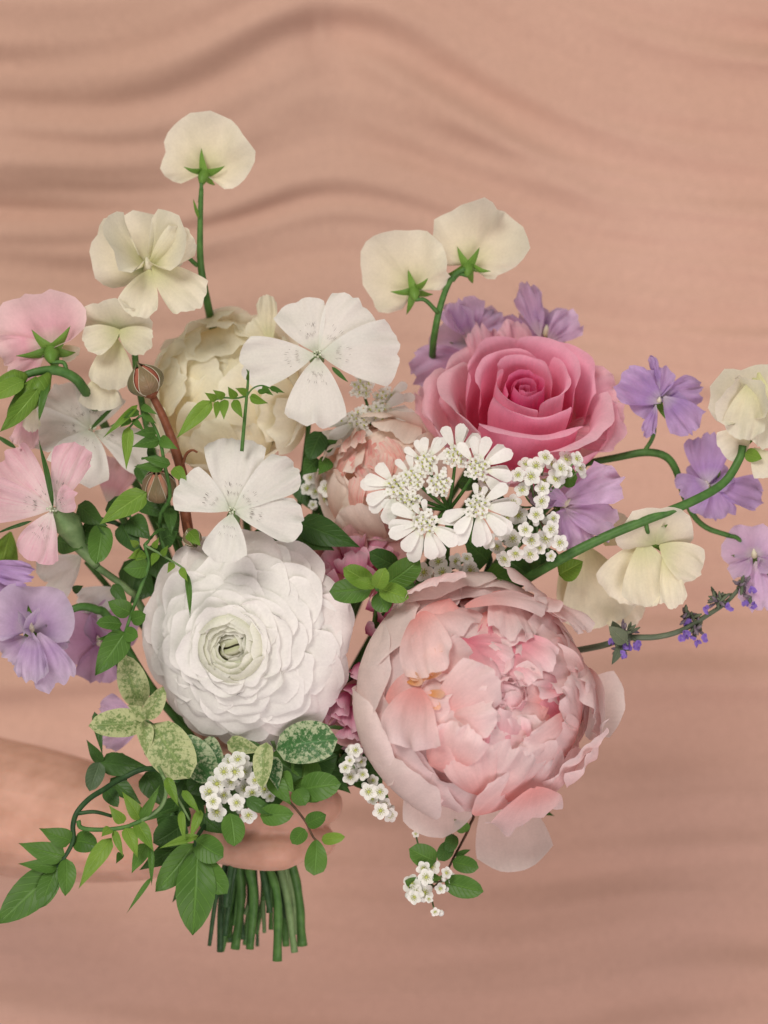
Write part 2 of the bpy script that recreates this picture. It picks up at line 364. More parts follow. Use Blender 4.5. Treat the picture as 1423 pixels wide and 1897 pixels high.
# ------------------------------------------------------------------ petals
def prof(v, a, b):
    c = (a / (a + b)) ** a * (b / (a + b)) ** b
    return (max(v, 0) ** a) * (max(1 - v, 0) ** b) / c

def wrap_petal(name, curve, hw, phi, mat, parent, nu=10, nv=10, rnd=0.25, ruffle=0.0, seed=0.0, flare=0.0, spiral=0.0, notch=0.0, rf=3.0, jag=0.0, maxang=2.2, basew=0.45):
    """petal wrapping round the flower's axis; curve = [(r, z) ...] from base to rim"""
    C = catmull([(r, z, 0) for r, z in curve], 24)
    def fn(u, v):
        top = 1 - rnd * abs(u) ** 2.4 - notch * exp(-(u / 0.16) ** 2) + jag * nz(u * 5.0, seed * 3.7) * (1 if v > 0 else 0)
        t = max(0, min(1.0, v * top)) * 24
        i = min(int(t), 23); p = C[i].lerp(C[i + 1], t - i)
        r, z = p.x, p.y
        wl = hw * (basew + (1 - basew) * min(1, v * 1.7) ** 0.8) * (1 - 0.12 * v * v)
        ang = wl / max(r, hw * 0.42)
        ang = min(ang, maxang)
        a = phi + u * ang
        rr = r + flare * u * u * v + spiral * u * v
        e = v * v * (0.35 + 0.65 * abs(u)) + 0.5 * v ** 6
        n1 = nz(u * rf + seed, v * 2.2, seed * 1.7)
        n2 = nz(u * rf * 2.3, v * 3 + seed, seed * 2.9)
        rr += ruffle * e * (n1 * 1.5 + n2 * 0.7)
        z += ruffle * e * (nz(u * rf + 9, v * 2 + seed, seed) * 1.1)
        return Vector((rr * cos(a), rr * sin(a), z))
    V, F, U = grid(nu, nv, fn)
    return mk(name, V, F, mat, parent, U)

def fan_data(L, amax, side=0.9, low=0.6, notch=0.08, back=0.2, crease=0.1, wave=0.05, wf=5, seed=0.0, na=18, ns=7, neck=0.0, cup=0.0):
    """broad petal as a fan: +Y is the way it grows, +Z its face"""
    def fn(u, s):
        al = u * amax
        f = abs(al) / pi
        rho = L * (1 - (1 - side) * min(1, (abs(al) / (pi / 2)) ** 2))
        if abs(al) > pi / 2: rho *= 1 - (1 - low) * ((abs(al) - pi / 2) / (pi / 2)) ** 1.2
        rho *= 1 - notch * exp(-(al / 0.17) ** 2) + 0.13 * nz(al * 1.3, seed * 2.3) + 0.09 * nz(al * 4.1, seed * 1.3)
        rho *= max(0.02, 1 - abs(u) ** 7) ** 0.5
        r = rho * s
        z = -back * L * s * s + cup * L * (sin(al) * s) ** 2
        z += -crease * L * exp(-(al / 0.22) ** 2) * s ** 0.8 * (1 - 0.5 * s)
        z += wave * L * s ** 2.2 * (nz(al * wf / 2, seed, s) * 2.6 + 0.6 * sin(al * wf + seed * 7) + 0.8 * s * nz(al * wf * 1.3, seed, s * 2))
        return Vector((r * sin(al), r * cos(al) + neck * L * s ** 0.5, z))
    return grid(na, ns, fn)

def flat_petal(name, L, Wd, M4, mat, parent, a=0.75, b=0.28, bend=(0.1, 0.3), cup=0.1, ruffle=0.02, seed=0.0, notch=0.04, nu=10, nv=10, crumple=0.0):
    ys = [0]; zs = [0]
    K = 40
    for k in range(K):
        th = bend[0] + (bend[1] - bend[0]) * (k / K)
        ys.append(ys[-1] + cos(th) * L / K); zs.append(zs[-1] + sin(th) * L / K)
    def fn(u, v):
        # rounded far end: squeeze v towards the end for edges instead of pinching the width to nothing
        t = v * (1 - 0.20 * abs(u) ** 2.2 - notch * exp(-(u / 0.14) ** 2) + 0.02 * nz(u * 3, seed))
        k = min(K - 1, int(t * K)); f = t * K - k
        y = ys[k] + (ys[k + 1] - ys[k]) * f; z = zs[k] + (zs[k + 1] - zs[k]) * f
        w = Wd / 2 * max(0.07, (min(1, prof(min(t * (1 - b * 0.25) , 0.999), a, b))))
        x = u * w
        z += cup * Wd * u * u * (0.3 + v) + ruffle * L * v * v * nz(u * 2.6 + seed, v * 2, seed)
        if crumple:
            z += crumple * L * v * (nz(u * 4.5 + seed, v * 2.5, seed + 5) + 0.7 * v * v * nz(u * 9 + seed, v * 4, seed + 9))
            y += crumple * L * 0.8 * v ** 3 * nz(u * 6 + seed, 1.5, seed + 3)
        return Vector((x, y, z))
    V, F, U = grid(nu, nv, fn)
    V = [M4 @ p for p in V]
    return mk(name, V, F, mat, parent, U)

def leaf_data(base, tip, width, a=0.62, b=0.95, bend=0.08, fold=0.18, twist=0.0, seed=0.0, nu=6, nv=9, curve=None, serr=0.0):
    ax = tip - base; Ln = ax.length
    view = (Vector((0, -1, 0)) - (base + tip) / 2).normalized()
    side = ax.cross(view).normalized()
    nrm = side.cross(ax).normalized()
    side = Matrix.Rotation(twist, 3, ax.normalized()) @ side
    nrm = Matrix.Rotation(twist, 3, ax.normalized()) @ nrm
    def fn(u, v):
        w = width / 2 * max(prof(v, a, b), 0.0)
        if serr and abs(u) > 0.9: w *= 1 + serr * sin(v * 60)
        p = base + ax * v + side * (u * w)
        p += nrm * (fold * w * abs(u) + bend * Ln * sin(pi * v) + 0.04 * Ln * nz(u * 1.5 + seed, v * 3, seed))
        p += side * (0.05 * Ln * sin(pi * v) * nz(seed, 3.3))
        return p
    return grid(nu, nv, fn)

_seed = [1.0]
def nseed():
    _seed[0] += 1.37
    return _seed[0]

def leaf(parent, p_base, p_tip, w, mat, d=0.0, dt=None, **kw):
    """leaf from photo place b to t (depth d at the base, dt at the tip), w = width in photo pixels"""
    dt = d - 0.006 if dt is None else dt
    s = nseed()
    kw.setdefault('twist', 0.5 * nz(s, 0.5)); kw.setdefault('seed', s)
    kw.setdefault('bend', 0.06 + 0.10 * nz(s, 4.4))
    V, F, U = leaf_data(W(p_base[0], p_base[1], d), W(p_tip[0], p_tip[1], dt), w * S, **kw)
    inv = loc(parent)
    return mk('leaf', [inv @ v for v in V], F, M[mat], parent, U)

GRIP = W(478, 1500, 0.03)
def stem_to_grip(parent, start_world, mat='stem', r=0.0016, via=None, name='stem'):
    a = Vector(start_world); g = GRIP + Vector((random.uniform(-.012, .012), random.uniform(-.01, .012), 0))
    pts = [a] + ([Vector(v) for v in via] if via else [a.lerp(g, 0.5) + Vector((0, 0.03, 0.0))]) + [g]
    return tube(name, pts, [r, r * 1.2], M[mat], parent, inv=loc(parent))

random.seed(5)
# ------------------------------------------------------------------ peony
def peony():
    R = 0.0535
    Mx = frame(W(878, 1294, -0.012), (0.30, 0.13, 0.95))
    t = thing('peony', 'large pale pink ruffled peony, the biggest bloom, right of the white ranunculus', 'flower', Mx)
    rnd = random.Random(11)
    def sph(r, th, sq=0.92): return (r * sin(th), r * cos(th) * sq)
    # closed bowl that holds the ruffles
    layers = [(7, 0.985, 62, 0.030, 'peony', 0.0022), (7, 0.955, 52, 0.028, 'peony', 0.0030), (6, 0.84, 30, 0.026, 'peony', 0.003), (6, 0.78, 12, 0.020, 'peony_core', 0.0030), (5, 0.74, 5, 0.014, 'peony_core', 0.003)]
    for li, (n, rr, rim, hw, mt, ruf) in enumerate(layers):
        ph0 = rnd.uniform(0, 6)
        for k in range(n):
            rk = R * rr * rnd.uniform(0.97, 1.02)
            rm = radians(rim + rnd.uniform(-7, 7))
            ths = [radians(140), radians(110), radians(85), radians(85) * .5 + rm * .5, rm]
            cv = [sph(rk * q, th) for q, th in zip([0.55, 0.93, 1.0, 1.0, rnd.uniform(0.98, 1.03)], ths)]
            wrap_petal('petal', cv, hw * rnd.uniform(0.9, 1.15), ph0 + 2 * pi * k / n + rnd.uniform(-0.2, 0.2), M[mt], t, nu=14, nv=12, rnd=rnd.uniform(0.16, 0.28), ruffle=ruf,
                       seed=rnd.uniform(0, 50), notch=rnd.choice([0, 0, 0.05]), flare=rnd.uniform(-0.002, 0.001), rf=rnd.uniform(1.2, 2.0))
    # ruffled petals lying over the dome, most of them folded towards the heart
    for i in range(66):
        f = (i + 0.5) / 66
        th = radians(74 - 65 * f ** 0.9 + rnd.uniform(-5, 5)); a = i * 2.39996 + rnd.uniform(-.3, .3)
        if th > radians(54) and cos(a) < -0.25 and sin(a) < 0.75: continue      # the broad smooth guards show here
        d = Vector((sin(th) * cos(a), sin(th) * sin(a), cos(th)))
        inward = Vector((-cos(a) * cos(th), -sin(a) * cos(th), sin(th)))
        y = Matrix.Rotation(rnd.gauss(0, 0.75), 3, d) @ inward
        x = y.cross(d).normalized()
        L = rnd.uniform(0.022, 0.036) * (1.30 - 0.50 * f); Wd = rnd.uniform(0.022, 0.035) * (1.30 - 0.50 * f)
        M4 = Matrix((x, y, d)).transposed().to_4x4()
        rad = R * (1.0 - 0.12 * f + rnd.uniform(-.03, .012))
        M4.translation = Vector((d.x * rad, d.y * rad, d.z * rad * 0.92)) - y * L * 0.55
        M4 = M4 @ Matrix.Rotation(rnd.uniform(-.14, .20), 4, 'X') @ Matrix.Rotation(rnd.gauss(0, .20), 4, 'Y')
        flat_petal('petal', L, Wd, M4, M['peony' if f < .72 or rnd.random() < .4 else 'peony_core'], t, a=0.6, b=0.22, bend=(0.40, rnd.uniform(-.65, -.1)), cup=rnd.uniform(-.16, .02), ruffle=rnd.uniform(.08, .20), seed=rnd.uniform(0, 90), notch=rnd.choice([0, .06, .12]), nu=18, nv=14, crumple=rnd.uniform(.02, .05) + .04 * f)
    for k in range(9):      # upright little petals in the heart
        a = k * 2.4; r = 0.0025 + 0.0007 * k
        p = Vector((r * cos(a), r * sin(a), R * 0.66))
        y = Vector((cos(a) * .35, sin(a) * .35, 1)).normalized(); z = Vector((-cos(a), -sin(a), .35)).normalized(); x = y.cross(z).normalized()
        M4 = Matrix((x, y, z)).transposed().to_4x4(); M4.translation = p
        flat_petal('petal', rnd.uniform(.011, .016), 0.011, M4, M['peony_core'], t, a=.6, b=.25, bend=(.1, .6), cup=.25, ruffle=.15, seed=k * 2.3, notch=.1, nu=7, nv=7)
    # guard petals (phi measured in the flower frame: 0 = right, pi/2 = up)
    for phi, rim, hw, rr, bulge, rn in ((pi * 0.93, 64, 0.028, 1.00, 1.03, 0.3), (pi * 1.10, 68, 0.026, 1.03, 1.03, 0.3), (pi * 0.80, 62, 0.022, 1.00, 1.03, 0.25),
                                    (pi * 1.26, 62, 0.024, 1.02, 1.03, 0.3), (pi * 0.42, 64, 0.030, 1.02, 1.02, 0.2), (pi * 0.58, 62, 0.026, 1.05, 1.02, 0.2)):
        rk = R * rr
        cv = [(rk * .2, -rk * .85), sph(rk * .9, radians(125)), sph(rk * bulge, radians(95)), sph(rk * bulge, radians(78)), sph(rk * 1.0, radians(rim))]
        wrap_petal('guard_petal', cv, hw, phi, M['peony_guard'], t, nu=14, nv=14, rnd=rn, ruffle=0.0022, seed=phi * 3, rf=1.4)
    # loose guard petals that stick out: bottom, right, bottom left, far left
    def out_petal(px0, py0, px1, py1, wpx, d0, d1, cup, sd, nrm=(0, 0.2, 1)):
        p0, p1 = W(px0, py0, d0), W(px1, py1, d1)
        y = (p1 - p0); L = y.length; y.normalize()
        z = Vector((nrm[0], -nrm[2], nrm[1])).normalized(); x = y.cross(z).normalized(); z = x.cross(y)
        M4 = Matrix((x, y, z)).transposed().to_4x4(); M4.translation = p0
        o = flat_petal('guard_petal', L, wpx * S, Mx.inverted() @ M4, M['peony_guard'], t, a=0.7, b=0.22, bend=(-0.35, 0.35), cup=cup, ruffle=0.03, seed=sd, notch=0.0, nu=12, nv=12)
        o['label'] = 'outer petal sticking out of the ball'
    out_petal(925, 1440, 962, 1618, 145, 0.024, 0.004, 0.10, 2.2)
    out_petal(1040, 1300, 1160, 1306, 125, 0.018, 0.004, 0.06, 5.2)
    out_petal(800, 1370, 812, 1556, 130, 0.000, -0.005, 0.12, 8.1, (0.15, 0.3, 1))
    out_petal(770, 1400, 650, 1300, 120, 0.030, 0.022, 0.2, 4.1, (-0.4, 0, 1))
    # apricot staminodes glowing in the crevices
    for k in range(9):
        a = rnd.uniform(2.55, 3.25); th = radians(rnd.uniform(36, 52))
        p = Vector((R * 0.97 * sin(th) * cos(a), R * 0.97 * sin(th) * sin(a), R * 0.97 * cos(th) * 0.92))
        z = p.normalized(); x = Vector((0, 0, 1)).cross(z).normalized(); y = z.cross(x)
        M4 = Matrix((x, y, z)).transposed().to_4x4() @ Matrix.Rotation(rnd.uniform(-0.9, 0.9), 4, 'Z'); M4.translation = p - y * 0.004
        flat_petal('staminode', rnd.uniform(0.008, 0.013), 0.004, M4, M['staminode'], t, bend=(0.5, 0.1), cup=0.2, ruffle=0.1, seed=k * 1.7, nu=4, nv=5)
    stem_to_grip(t, W(880, 1330, 0.04), r=0.003)
peony()

# ------------------------------------------------------------------ ranunculus
def ranunculus():
    Mx = frame(W(446, 1190, -0.012), (-0.27, -0.10, 0.96))
    t = thing('ranunculus', 'round white ranunculus with tightly layered petals and a greenish eye, front left of the bouquet', 'flower', Mx)
    rnd = random.Random(3)
    R = 0.0522; H = 0.028
    def zd(r): return H * (1 - (r / R) ** 2) - 0.010
    rims = [1.0, 0.965, 0.90, 0.82, 0.735, 0.645, 0.555, 0.47, 0.39, 0.335]
    for li, f in enumerate(rims):
        n = [11, 11, 11, 10, 10, 9, 8, 7, 6, 6][li]
        ph0 = li * 1.93 + rnd.uniform(0, 1)
        for k in range(n):
            r = R * f * rnd.uniform(0.965, 1.025)
            lift = rnd.uniform(-0.0003, 0.0013) + (0.0004 if f < 0.9 else -0.001)
            cv = [(r * q, zd(r * q) - 0.0045 * (1 - q) / 0.6 + lift * max(0, (q - .7) / .3) ** 2) for q in (0.40, 0.58, 0.76, 0.90, 1.0)]
            hw = pi * r / n * rnd.uniform(1.12, 1.42)
            wrap_petal('petal', cv, hw, ph0 + 2 * pi * k / n + rnd.uniform(-.16, .16), M['ranunculus_outer' if f > 0.9 else 'ranunculus'], t, nu=14, nv=10, rnd=rnd.uniform(0.26, 0.36), ruffle=0.0022,
                       seed=rnd.uniform(0, 60), rf=0.9, basew=0.7)
    # cupped eye: rings of petals folding in
    for li, (r, n) in enumerate(((0.0142, 6), (0.0122, 6), (0.0102, 5), (0.0082, 5), (0.0062, 4))):
        z = zd(0.0150) + 0.0012 - 0.0011 * li
        for k in range(n):
            rr = r * rnd.uniform(.93, 1.06)
            cv = [(rr * .8, z - 0.012), (rr * 1.05, z - 0.006), (rr * 1.04, z - 0.0015), (rr * (0.80 - .03 * li), z + rnd.uniform(0, .0012))]
            wrap_petal('petal', cv, pi * rr / n * 1.5, li * 1.3 + 2 * pi * k / n + rnd.uniform(-.2, .2), M['ranunculus_eye'], t, nu=10, nv=9, rnd=0.25, ruffle=0.0009, seed=rnd.uniform(0, 60), rf=2.0, spiral=0.0010, basew=0.8)
    zc = zd(0.015) - 0.0035
    for sg in (1, -1):
        V, F, U = grid(8, 6, lambda u, v: Vector((u * 0.0062, sg * (0.0005 + v * 0.0052) + 0.0011 * sin(u * 2.2), zc + 0.0014 * sin(v * pi) - 0.004 * v * v - 0.0022 * u * u + 0.0008 * nz(u * 2, v * 2, sg))))
        mk('heart_petal', V, F, M['ranunculus_eye'], t, U)
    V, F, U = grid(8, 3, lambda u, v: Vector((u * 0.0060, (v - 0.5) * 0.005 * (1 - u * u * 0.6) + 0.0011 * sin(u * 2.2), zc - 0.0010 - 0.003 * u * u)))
    mk('heart', V, F, M['slit_shade'], t, U)  # dark sheet under the heart petals, stands in for shade in their slit
    stem_to_grip(t, W(455, 1230, 0.012), r=0.0025)
ranunculus()

# ------------------------------------------------------------------ roses
def rose(name, label, Mx, sc, mats, rnd_seed, opened=1.0, zs=1.0):
    t = thing(name, label, 'flower', Mx)
    rnd = random.Random(rnd_seed)
    mc, mm, mo = mats
    q = sc
    for k in range(7):                      # tight spiral heart
        f = k / 6
        r = (0.0020 + 0.0070 * f) * q; h = (0.019 + 0.004 * f) * q
        cv = [(r * 0.8, -0.012 * q), (r * 1.1, 0.0), (r * 1.15, h * 0.6), (r * (0.92 + 0.12 * f), h)]
        wrap_petal('petal', cv, (0.008 + 0.008 * f) * q, k * 2.4, M[mc], t, nu=14, nv=8, rnd=0.10, ruffle=0.0006 * q, seed=rnd.uniform(0, 40), spiral=0.0016 * q, maxang=2.0)
    for k in range(6):
        f = k / 5
        r = (0.0125 + 0.0095 * f) * q; h = (0.0265 - 0.001 * f) * q
        cv = [(0.006 * q, -0.016 * q), (r * 1.05, -0.004 * q), (r * 1.12, h * 0.55), (r * (1.08 + 0.10 * f), h * 0.90), (r * (1.16 + 0.20 * f), h)]
        wrap_petal('petal', cv, (0.019 + 0.007 * f) * q, 0.9 + k * 2.4, M[mm], t, nu=16, nv=12, rnd=0.22, ruffle=0.0014 * q, seed=rnd.uniform(0, 40), spiral=0.003 * q, maxang=1.9, notch=-0.04, rf=1.1)
    for k in range(5):
        f = k / 4
        r = (0.025 + 0.005 * f) * q; h = (0.024 - 0.006 * f) * q
        cv = [(0.007 * q, -0.021 * q), (r * 0.95, -0.012 * q), (r * 1.14, h * 0.35), (r * (1.20 + 0.08 * f), h * 0.85), (r * (1.34 + 0.14 * f) * opened, h * (0.98 - 0.08 * f))]
        wrap_petal('petal', cv, (0.029 + 0.003 * f) * q, 1.9 + k * 2.4, M[mm if k < 3 else mo], t, nu=16, nv=14, rnd=0.28, ruffle=0.0026 * q, seed=rnd.uniform(0, 40), maxang=1.5, notch=-0.05, rf=1.1)
    for k in range(5):
        r = 0.033 * q
        cv = [(0.007 * q, -0.023 * q), (r * 0.9, -0.018 * q), (r * 1.18, -0.006 * q), (r * 1.34 * opened, 0.006 * q), (r * 1.47 * opened, 0.003 * q)]
        wrap_petal('petal', cv, 0.029 * q, 0.3 + k * 2 * pi / 5 + rnd.uniform(-.2, .2), M[mo], t, nu=16, nv=14, rnd=0.32, ruffle=0.0040 * q, seed=rnd.uniform(0, 40), maxang=1.2, notch=-0.06, rf=1.2)
    if zs != 1.0:
        for o in t.children: o.scale = (1, 1, zs)
    return t
t = PINK = rose('garden_rose', 'bright pink garden rose with a crimson heart, upper right of the bouquet', frame(W(968, 772, 0.012), (0.06, 0.68, 0.73), 0.4), 0.97, ('rose_core', 'rose', 'rose_outer'), 21)
stem_to_grip(t, W(960, 800, 0.05), r=0.0025)
def dome_petals(t, R, count, th0, th1, mats, rnd, Ls, Ws, sq=0.9, crumple=(.03, .08), swing=0.75):
    for i in range(count):
        f = (i + 0.5) / count
        th = radians(th0 - (th0 - th1) * f ** 0.9 + rnd.uniform(-5, 5)); a = i * 2.39996 + rnd.uniform(-.3, .3)
        d = Vector((sin(th) * cos(a), sin(th) * sin(a), cos(th)))
        y = Matrix.Rotation(rnd.gauss(0, swing), 3, d) @ Vector((-cos(a) * cos(th), -sin(a) * cos(th), sin(th)))
        x = y.cross(d).normalized()
        L = rnd.uniform(*Ls) * (1 - 0.3 * f); Wd = rnd.uniform(*Ws) * (1 - 0.3 * f)
        M4 = Matrix((x, y, d)).transposed().to_4x4()
        rad = R * (1.0 - 0.14 * f + rnd.uniform(-.03, .012))
        M4.translation = Vector((d.x * rad, d.y * rad, d.z * rad * sq)) - y * L * 0.55
        M4 = M4 @ Matrix.Rotation(rnd.uniform(-.12, .22), 4, 'X') @ Matrix.Rotation(rnd.gauss(0, .15), 4, 'Y')
        flat_petal('petal', L, Wd, M4, M[rnd.choice(mats)], t, a=0.6, b=0.22, bend=(0.40, rnd.uniform(-.6, -.1)), cup=rnd.uniform(-.14, .02), ruffle=rnd.uniform(.08, .18), seed=rnd.uniform(0, 90), notch=rnd.choice([0, .05]), nu=14, nv=12, crumple=rnd.uniform(*crumple))
t = thing('garden_rose', 'large soft cream rose behind the two white star-shaped blooms', 'flower', frame(W(424, 742, 0.040), (-0.08, 0.30, 0.95), 1.0))
rr_ = random.Random(77)
for k in range(7):
    cv = [(0.006, -0.020), (0.024, -0.016), (0.034, -0.004), (0.038, 0.008), (0.040 + rr_.uniform(-.002, .004), 0.014)]
    wrap_petal('petal', cv, 0.026, k * 0.9, M['cream_rose'], t, nu=14, nv=12, rnd=0.3, ruffle=0.004, seed=k * 3.3, rf=1.2, maxang=1.2)
dome_petals(t, 0.036, 34, 76, 6, ['cream_rose'], rr_, (0.026, 0.040), (0.026, 0.040), 0.72, (.01, .03), 0.4)
stem_to_grip(t, W(430, 790, 0.08), r=0.0025)
t = thing('garden_rose', 'blush cream rose with red-streaked inner petals, left of the pink rose', 'flower', frame(W(716, 892, 0.018), (-0.35, 0.22, 0.91), 2.0))
for k in range(6):
    cv = [(0.005, -0.018), (0.018, -0.015), (0.027, -0.004), (0.030, 0.006), (0.032, 0.011)]
    wrap_petal('petal', cv, 0.022, k * 1.05 + .3, M['blush'], t, nu=14, nv=12, rnd=0.3, ruffle=0.003, seed=k * 2.3, rf=1.2, maxang=1.2)
rr_ = random.Random(31)
dome_petals(t, 0.028, 18, 74, 30, ['blush'], rr_, (0.026, 0.034), (0.024, 0.032), 0.72, (.02, .05), 0.5)
dome_petals(t, 0.027, 14, 36, 4, ['blush_streak'], rr_, (0.016, 0.024), (0.010, 0.016), 0.80, (.05, .10), 1.0)
stem_to_grip(t, W(720, 930, 0.06), r=0.002)

def magenta():
    Mx = frame(W(664, 1180, 0.012), (0.0, 0.15, 0.98))
    t = thing('double_peony', 'deep pink double bloom wedged between the white ranunculus and the pale peony', 'flower', Mx)
    rnd = random.Random(8)
    for i in range(150):
        f = ((i + 0.5) / 150) ** 0.5
        a = i * 2.39996
        th = radians(8 + 78 * f)
        L = rnd.uniform(0.011, 0.017)
        d = Vector((sin(th) * cos(a), sin(th) * sin(a), cos(th)))
        p = Vector((d.x * 0.016, d.y * 0.042, d.z * 0.016))
        x = Vector((-sin(a), cos(a), 0)); z = d.cross(x) * -1
        y = d
        x = y.cross(z).normalized()
        M4 = Matrix((x, y, z)).transposed().to_4x4() @ Matrix.Rotation(rnd.uniform(-.7, .7), 4, 'Y'); M4.translation = p
        flat_petal('petal', L, rnd.uniform(0.008, 0.012), M4, M['magenta'], t, a=0.6, b=0.25, bend=(0.1, rnd.uniform(-1.0, 1.0)), cup=rnd.uniform(.1, .4), ruffle=0.12, seed=i * 1.1, notch=0.12, nu=6, nv=6)
    for a, L in ((1.35, 0.040), (1.9, 0.034), (-0.8, 0.03), (-1.6, 0.036), (-2.3, 0.03)):
        M4 = Matrix.Rotation(a - pi / 2, 4, 'Z') @ Matrix.Translation((0, 0.020, -0.004)) @ Matrix.Rotation(0.3, 4, 'X')
        flat_petal('guard_petal', L, 0.036, M4, M['dusty_pink'], t, bend=(0.3, 0.0), cup=0.15, ruffle=0.06, seed=a)
    stem_to_grip(t, W(620, 1220, 0.05), r=0.002)
magenta()

# ------------------------------------------------------------------ corncockles
def corncockle(label, pos, n, petals, L, mat, seed, stem_via=None, markr=1.0, roll=0.0, calyx=True, sepals=True):
    """petals: list of (direction in degrees, length factor, width factor, lift)"""
    Mx = frame(pos, n, roll)
    t = thing('corncockle', label, 'flower', Mx)
    rnd = random.Random(seed)
    mv, mf = [], []
    for i, (deg, lf, wf, lift) in enumerate(petals):
        M4 = Matrix.Rotation(radians(deg) - pi / 2, 4, 'Z') @ Matrix.Translation((0, L * 0.05, 0.0006 * i)) @ Matrix.Rotation(lift, 4, 'X')
        sd = seed + i * 2.1
        flat_petal('petal', L * lf, L * wf * 1.04, M4, M[mat], t, a=0.80, b=0.20, bend=(0.26, -0.42), cup=0.03, ruffle=0.20, seed=sd, notch=0.05, nu=14, nv=14, crumple=0.03)
        # dark nectar dashes: narrow raised slivers along the veins
        marks_v, marks_f = [], []
        for k in range(11):
            ang = (k - 5) * 0.085; 
            for seg in range(rnd.choice([0, 1, 2, 2])):
                r0 = L * (0.20 + 0.13 * seg + rnd.uniform(0, 0.05)); r1 = r0 + L * rnd.uniform(0.02, 0.065)
                wd = L * (0.0075 if rnd.random() < 0.10 else 0.0024) * markr
                z0 = r0 * 0.20 + 0.0007; z1 = r1 * 0.19 + 0.0007
                b = len(marks_v); s, c = sin(ang * 0.8), cos(ang * 0.8)
                for r, z, ww in ((r0, z0, wd * .4), ((r0 + r1) / 2, (z0 + z1) / 2, wd), (r1, z1, wd * .3)):
                    for sg in (-1, 1): marks_v.append(M4 @ Vector((s * r + sg * ww * c, c * r - sg * ww * s, z)))
                marks_f += [(b, b + 1, b + 3, b + 2), (b + 2, b + 3, b + 5, b + 4)]
        o = mk('nectar_marks', marks_v, marks_f, M['corn_mark'], t)
        o['label'] = 'dark dashes along the petal veins'
    # stamens and throat
    for k in range(6):
        a = k * 1.05 + seed; p1 = Vector((cos(a) * L * .05, sin(a) * L * .05, L * rnd.uniform(.10, .2)))
        tube('stamen', [(0, 0, -0.002), p1 * 0.5 + Vector((0, 0, .001)), p1], [0.0003, 0.0003, 0.0006], M['throat'], t, n=4, sides=5)
    tube('throat', [(0, 0, -0.006), (0, 0, -0.002), (0, 0, 0.0012)], [L * .045, L * .035, L * .014], M['throat'], t, n=4, sides=8)
    if calyx:
        tube('calyx', [(0, 0, -0.001), (0, 0, -0.010), (0, -0.002, -0.022)], [L * .06, L * .11, L * .03], M['stem_pale'], t, n=8, sides=10)
    return t

c = corncockle('white star-shaped bloom with fine dark dashes, top centre against the cream rose', W(588, 658, -0.004), (0.05, 0.10, 1.0),
               [(112, 0.80, 0.72, 0.0), (48, 0.95, 0.85, -.05), (2, 1.13, 0.90, -.05), (268, 1.0, 0.82, .08), (190, 1.05, 0.72, .05)], 0.0335, 'corn_white', 31)
stem_to_grip(c, W(585, 680, 0.02), r=0.0012)
leaf(c, (615, 680), (645, 708), 9, 'green_dark', -0.008)
c = corncockle('white star-shaped bloom just above the round ranunculus, petals spread wide', W(430, 950, -0.034), (0.02, 0.28, 0.96),
               [(88, 1.22, 0.92, 0.0), (38, 1.22, 0.68, .02), (-8, 1.08, 0.70, -.05), (152, 0.92, 0.72, 0.05), (262, 0.80, 0.66, .1)], 0.0295, 'corn_white', 47)
stem_to_grip(c, W(432, 970, -0.01), r=0.0012)
c = corncockle('shaded white star-shaped bloom behind the pink striped one at left', W(168, 800, 0.022), (0.35, 0.55, 0.75),
               [(120, 0.95, 0.8, 0.0), (70, 0.9, 0.8, -.0), (-30, 1.05, 0.85, -.05), (185, 0.95, 0.8, .0), (245, 1.0, 0.9, .05)], 0.032, 'corn_white', 52)
stem_to_grip(c, W(175, 830, 0.04), r=0.0012)
leaf(c, (168, 795), (222, 742), 8, 'green_dark', 0.015)
c = corncockle('pale pink star-shaped bloom with striped petals at the left edge', W(102, 944, -0.015), (-0.28, 0.12, 0.95),
               [(138, 1.22, 0.80, 0.0), (172, 1.25, 0.72, 0.05), (62, 1.05, 0.62, .25), (20, 0.55, 0.42, .6), (252, 0.80, 0.72, .0)], 0.031, 'corn_pink', 63, calyx=False)
tube('calyx', [W(104, 946, -.013), W(125, 970, -.008), W(150, 1010, -.002), W(180, 1050, 0)], [0.003, 0.0065, 0.004, 0.0018], M['stem_pale'], c, sides=10, inv=loc(c))
stem_to_grip(c, W(180, 1050, 0), 'stem_pale', 0.0016, via=[W(240, 1095, .01), W(270, 1140, .02)])
leaf(c, (98, 940), (72, 815), 10, 'green_dark', -0.02, -0.024)
leaf(c, (60, 965), (-10, 990), 7, 'green_dark', -0.02, -0.02)
leaf(c, (30, 830), (-10, 805), 9, 'green_dark', 0, 0)

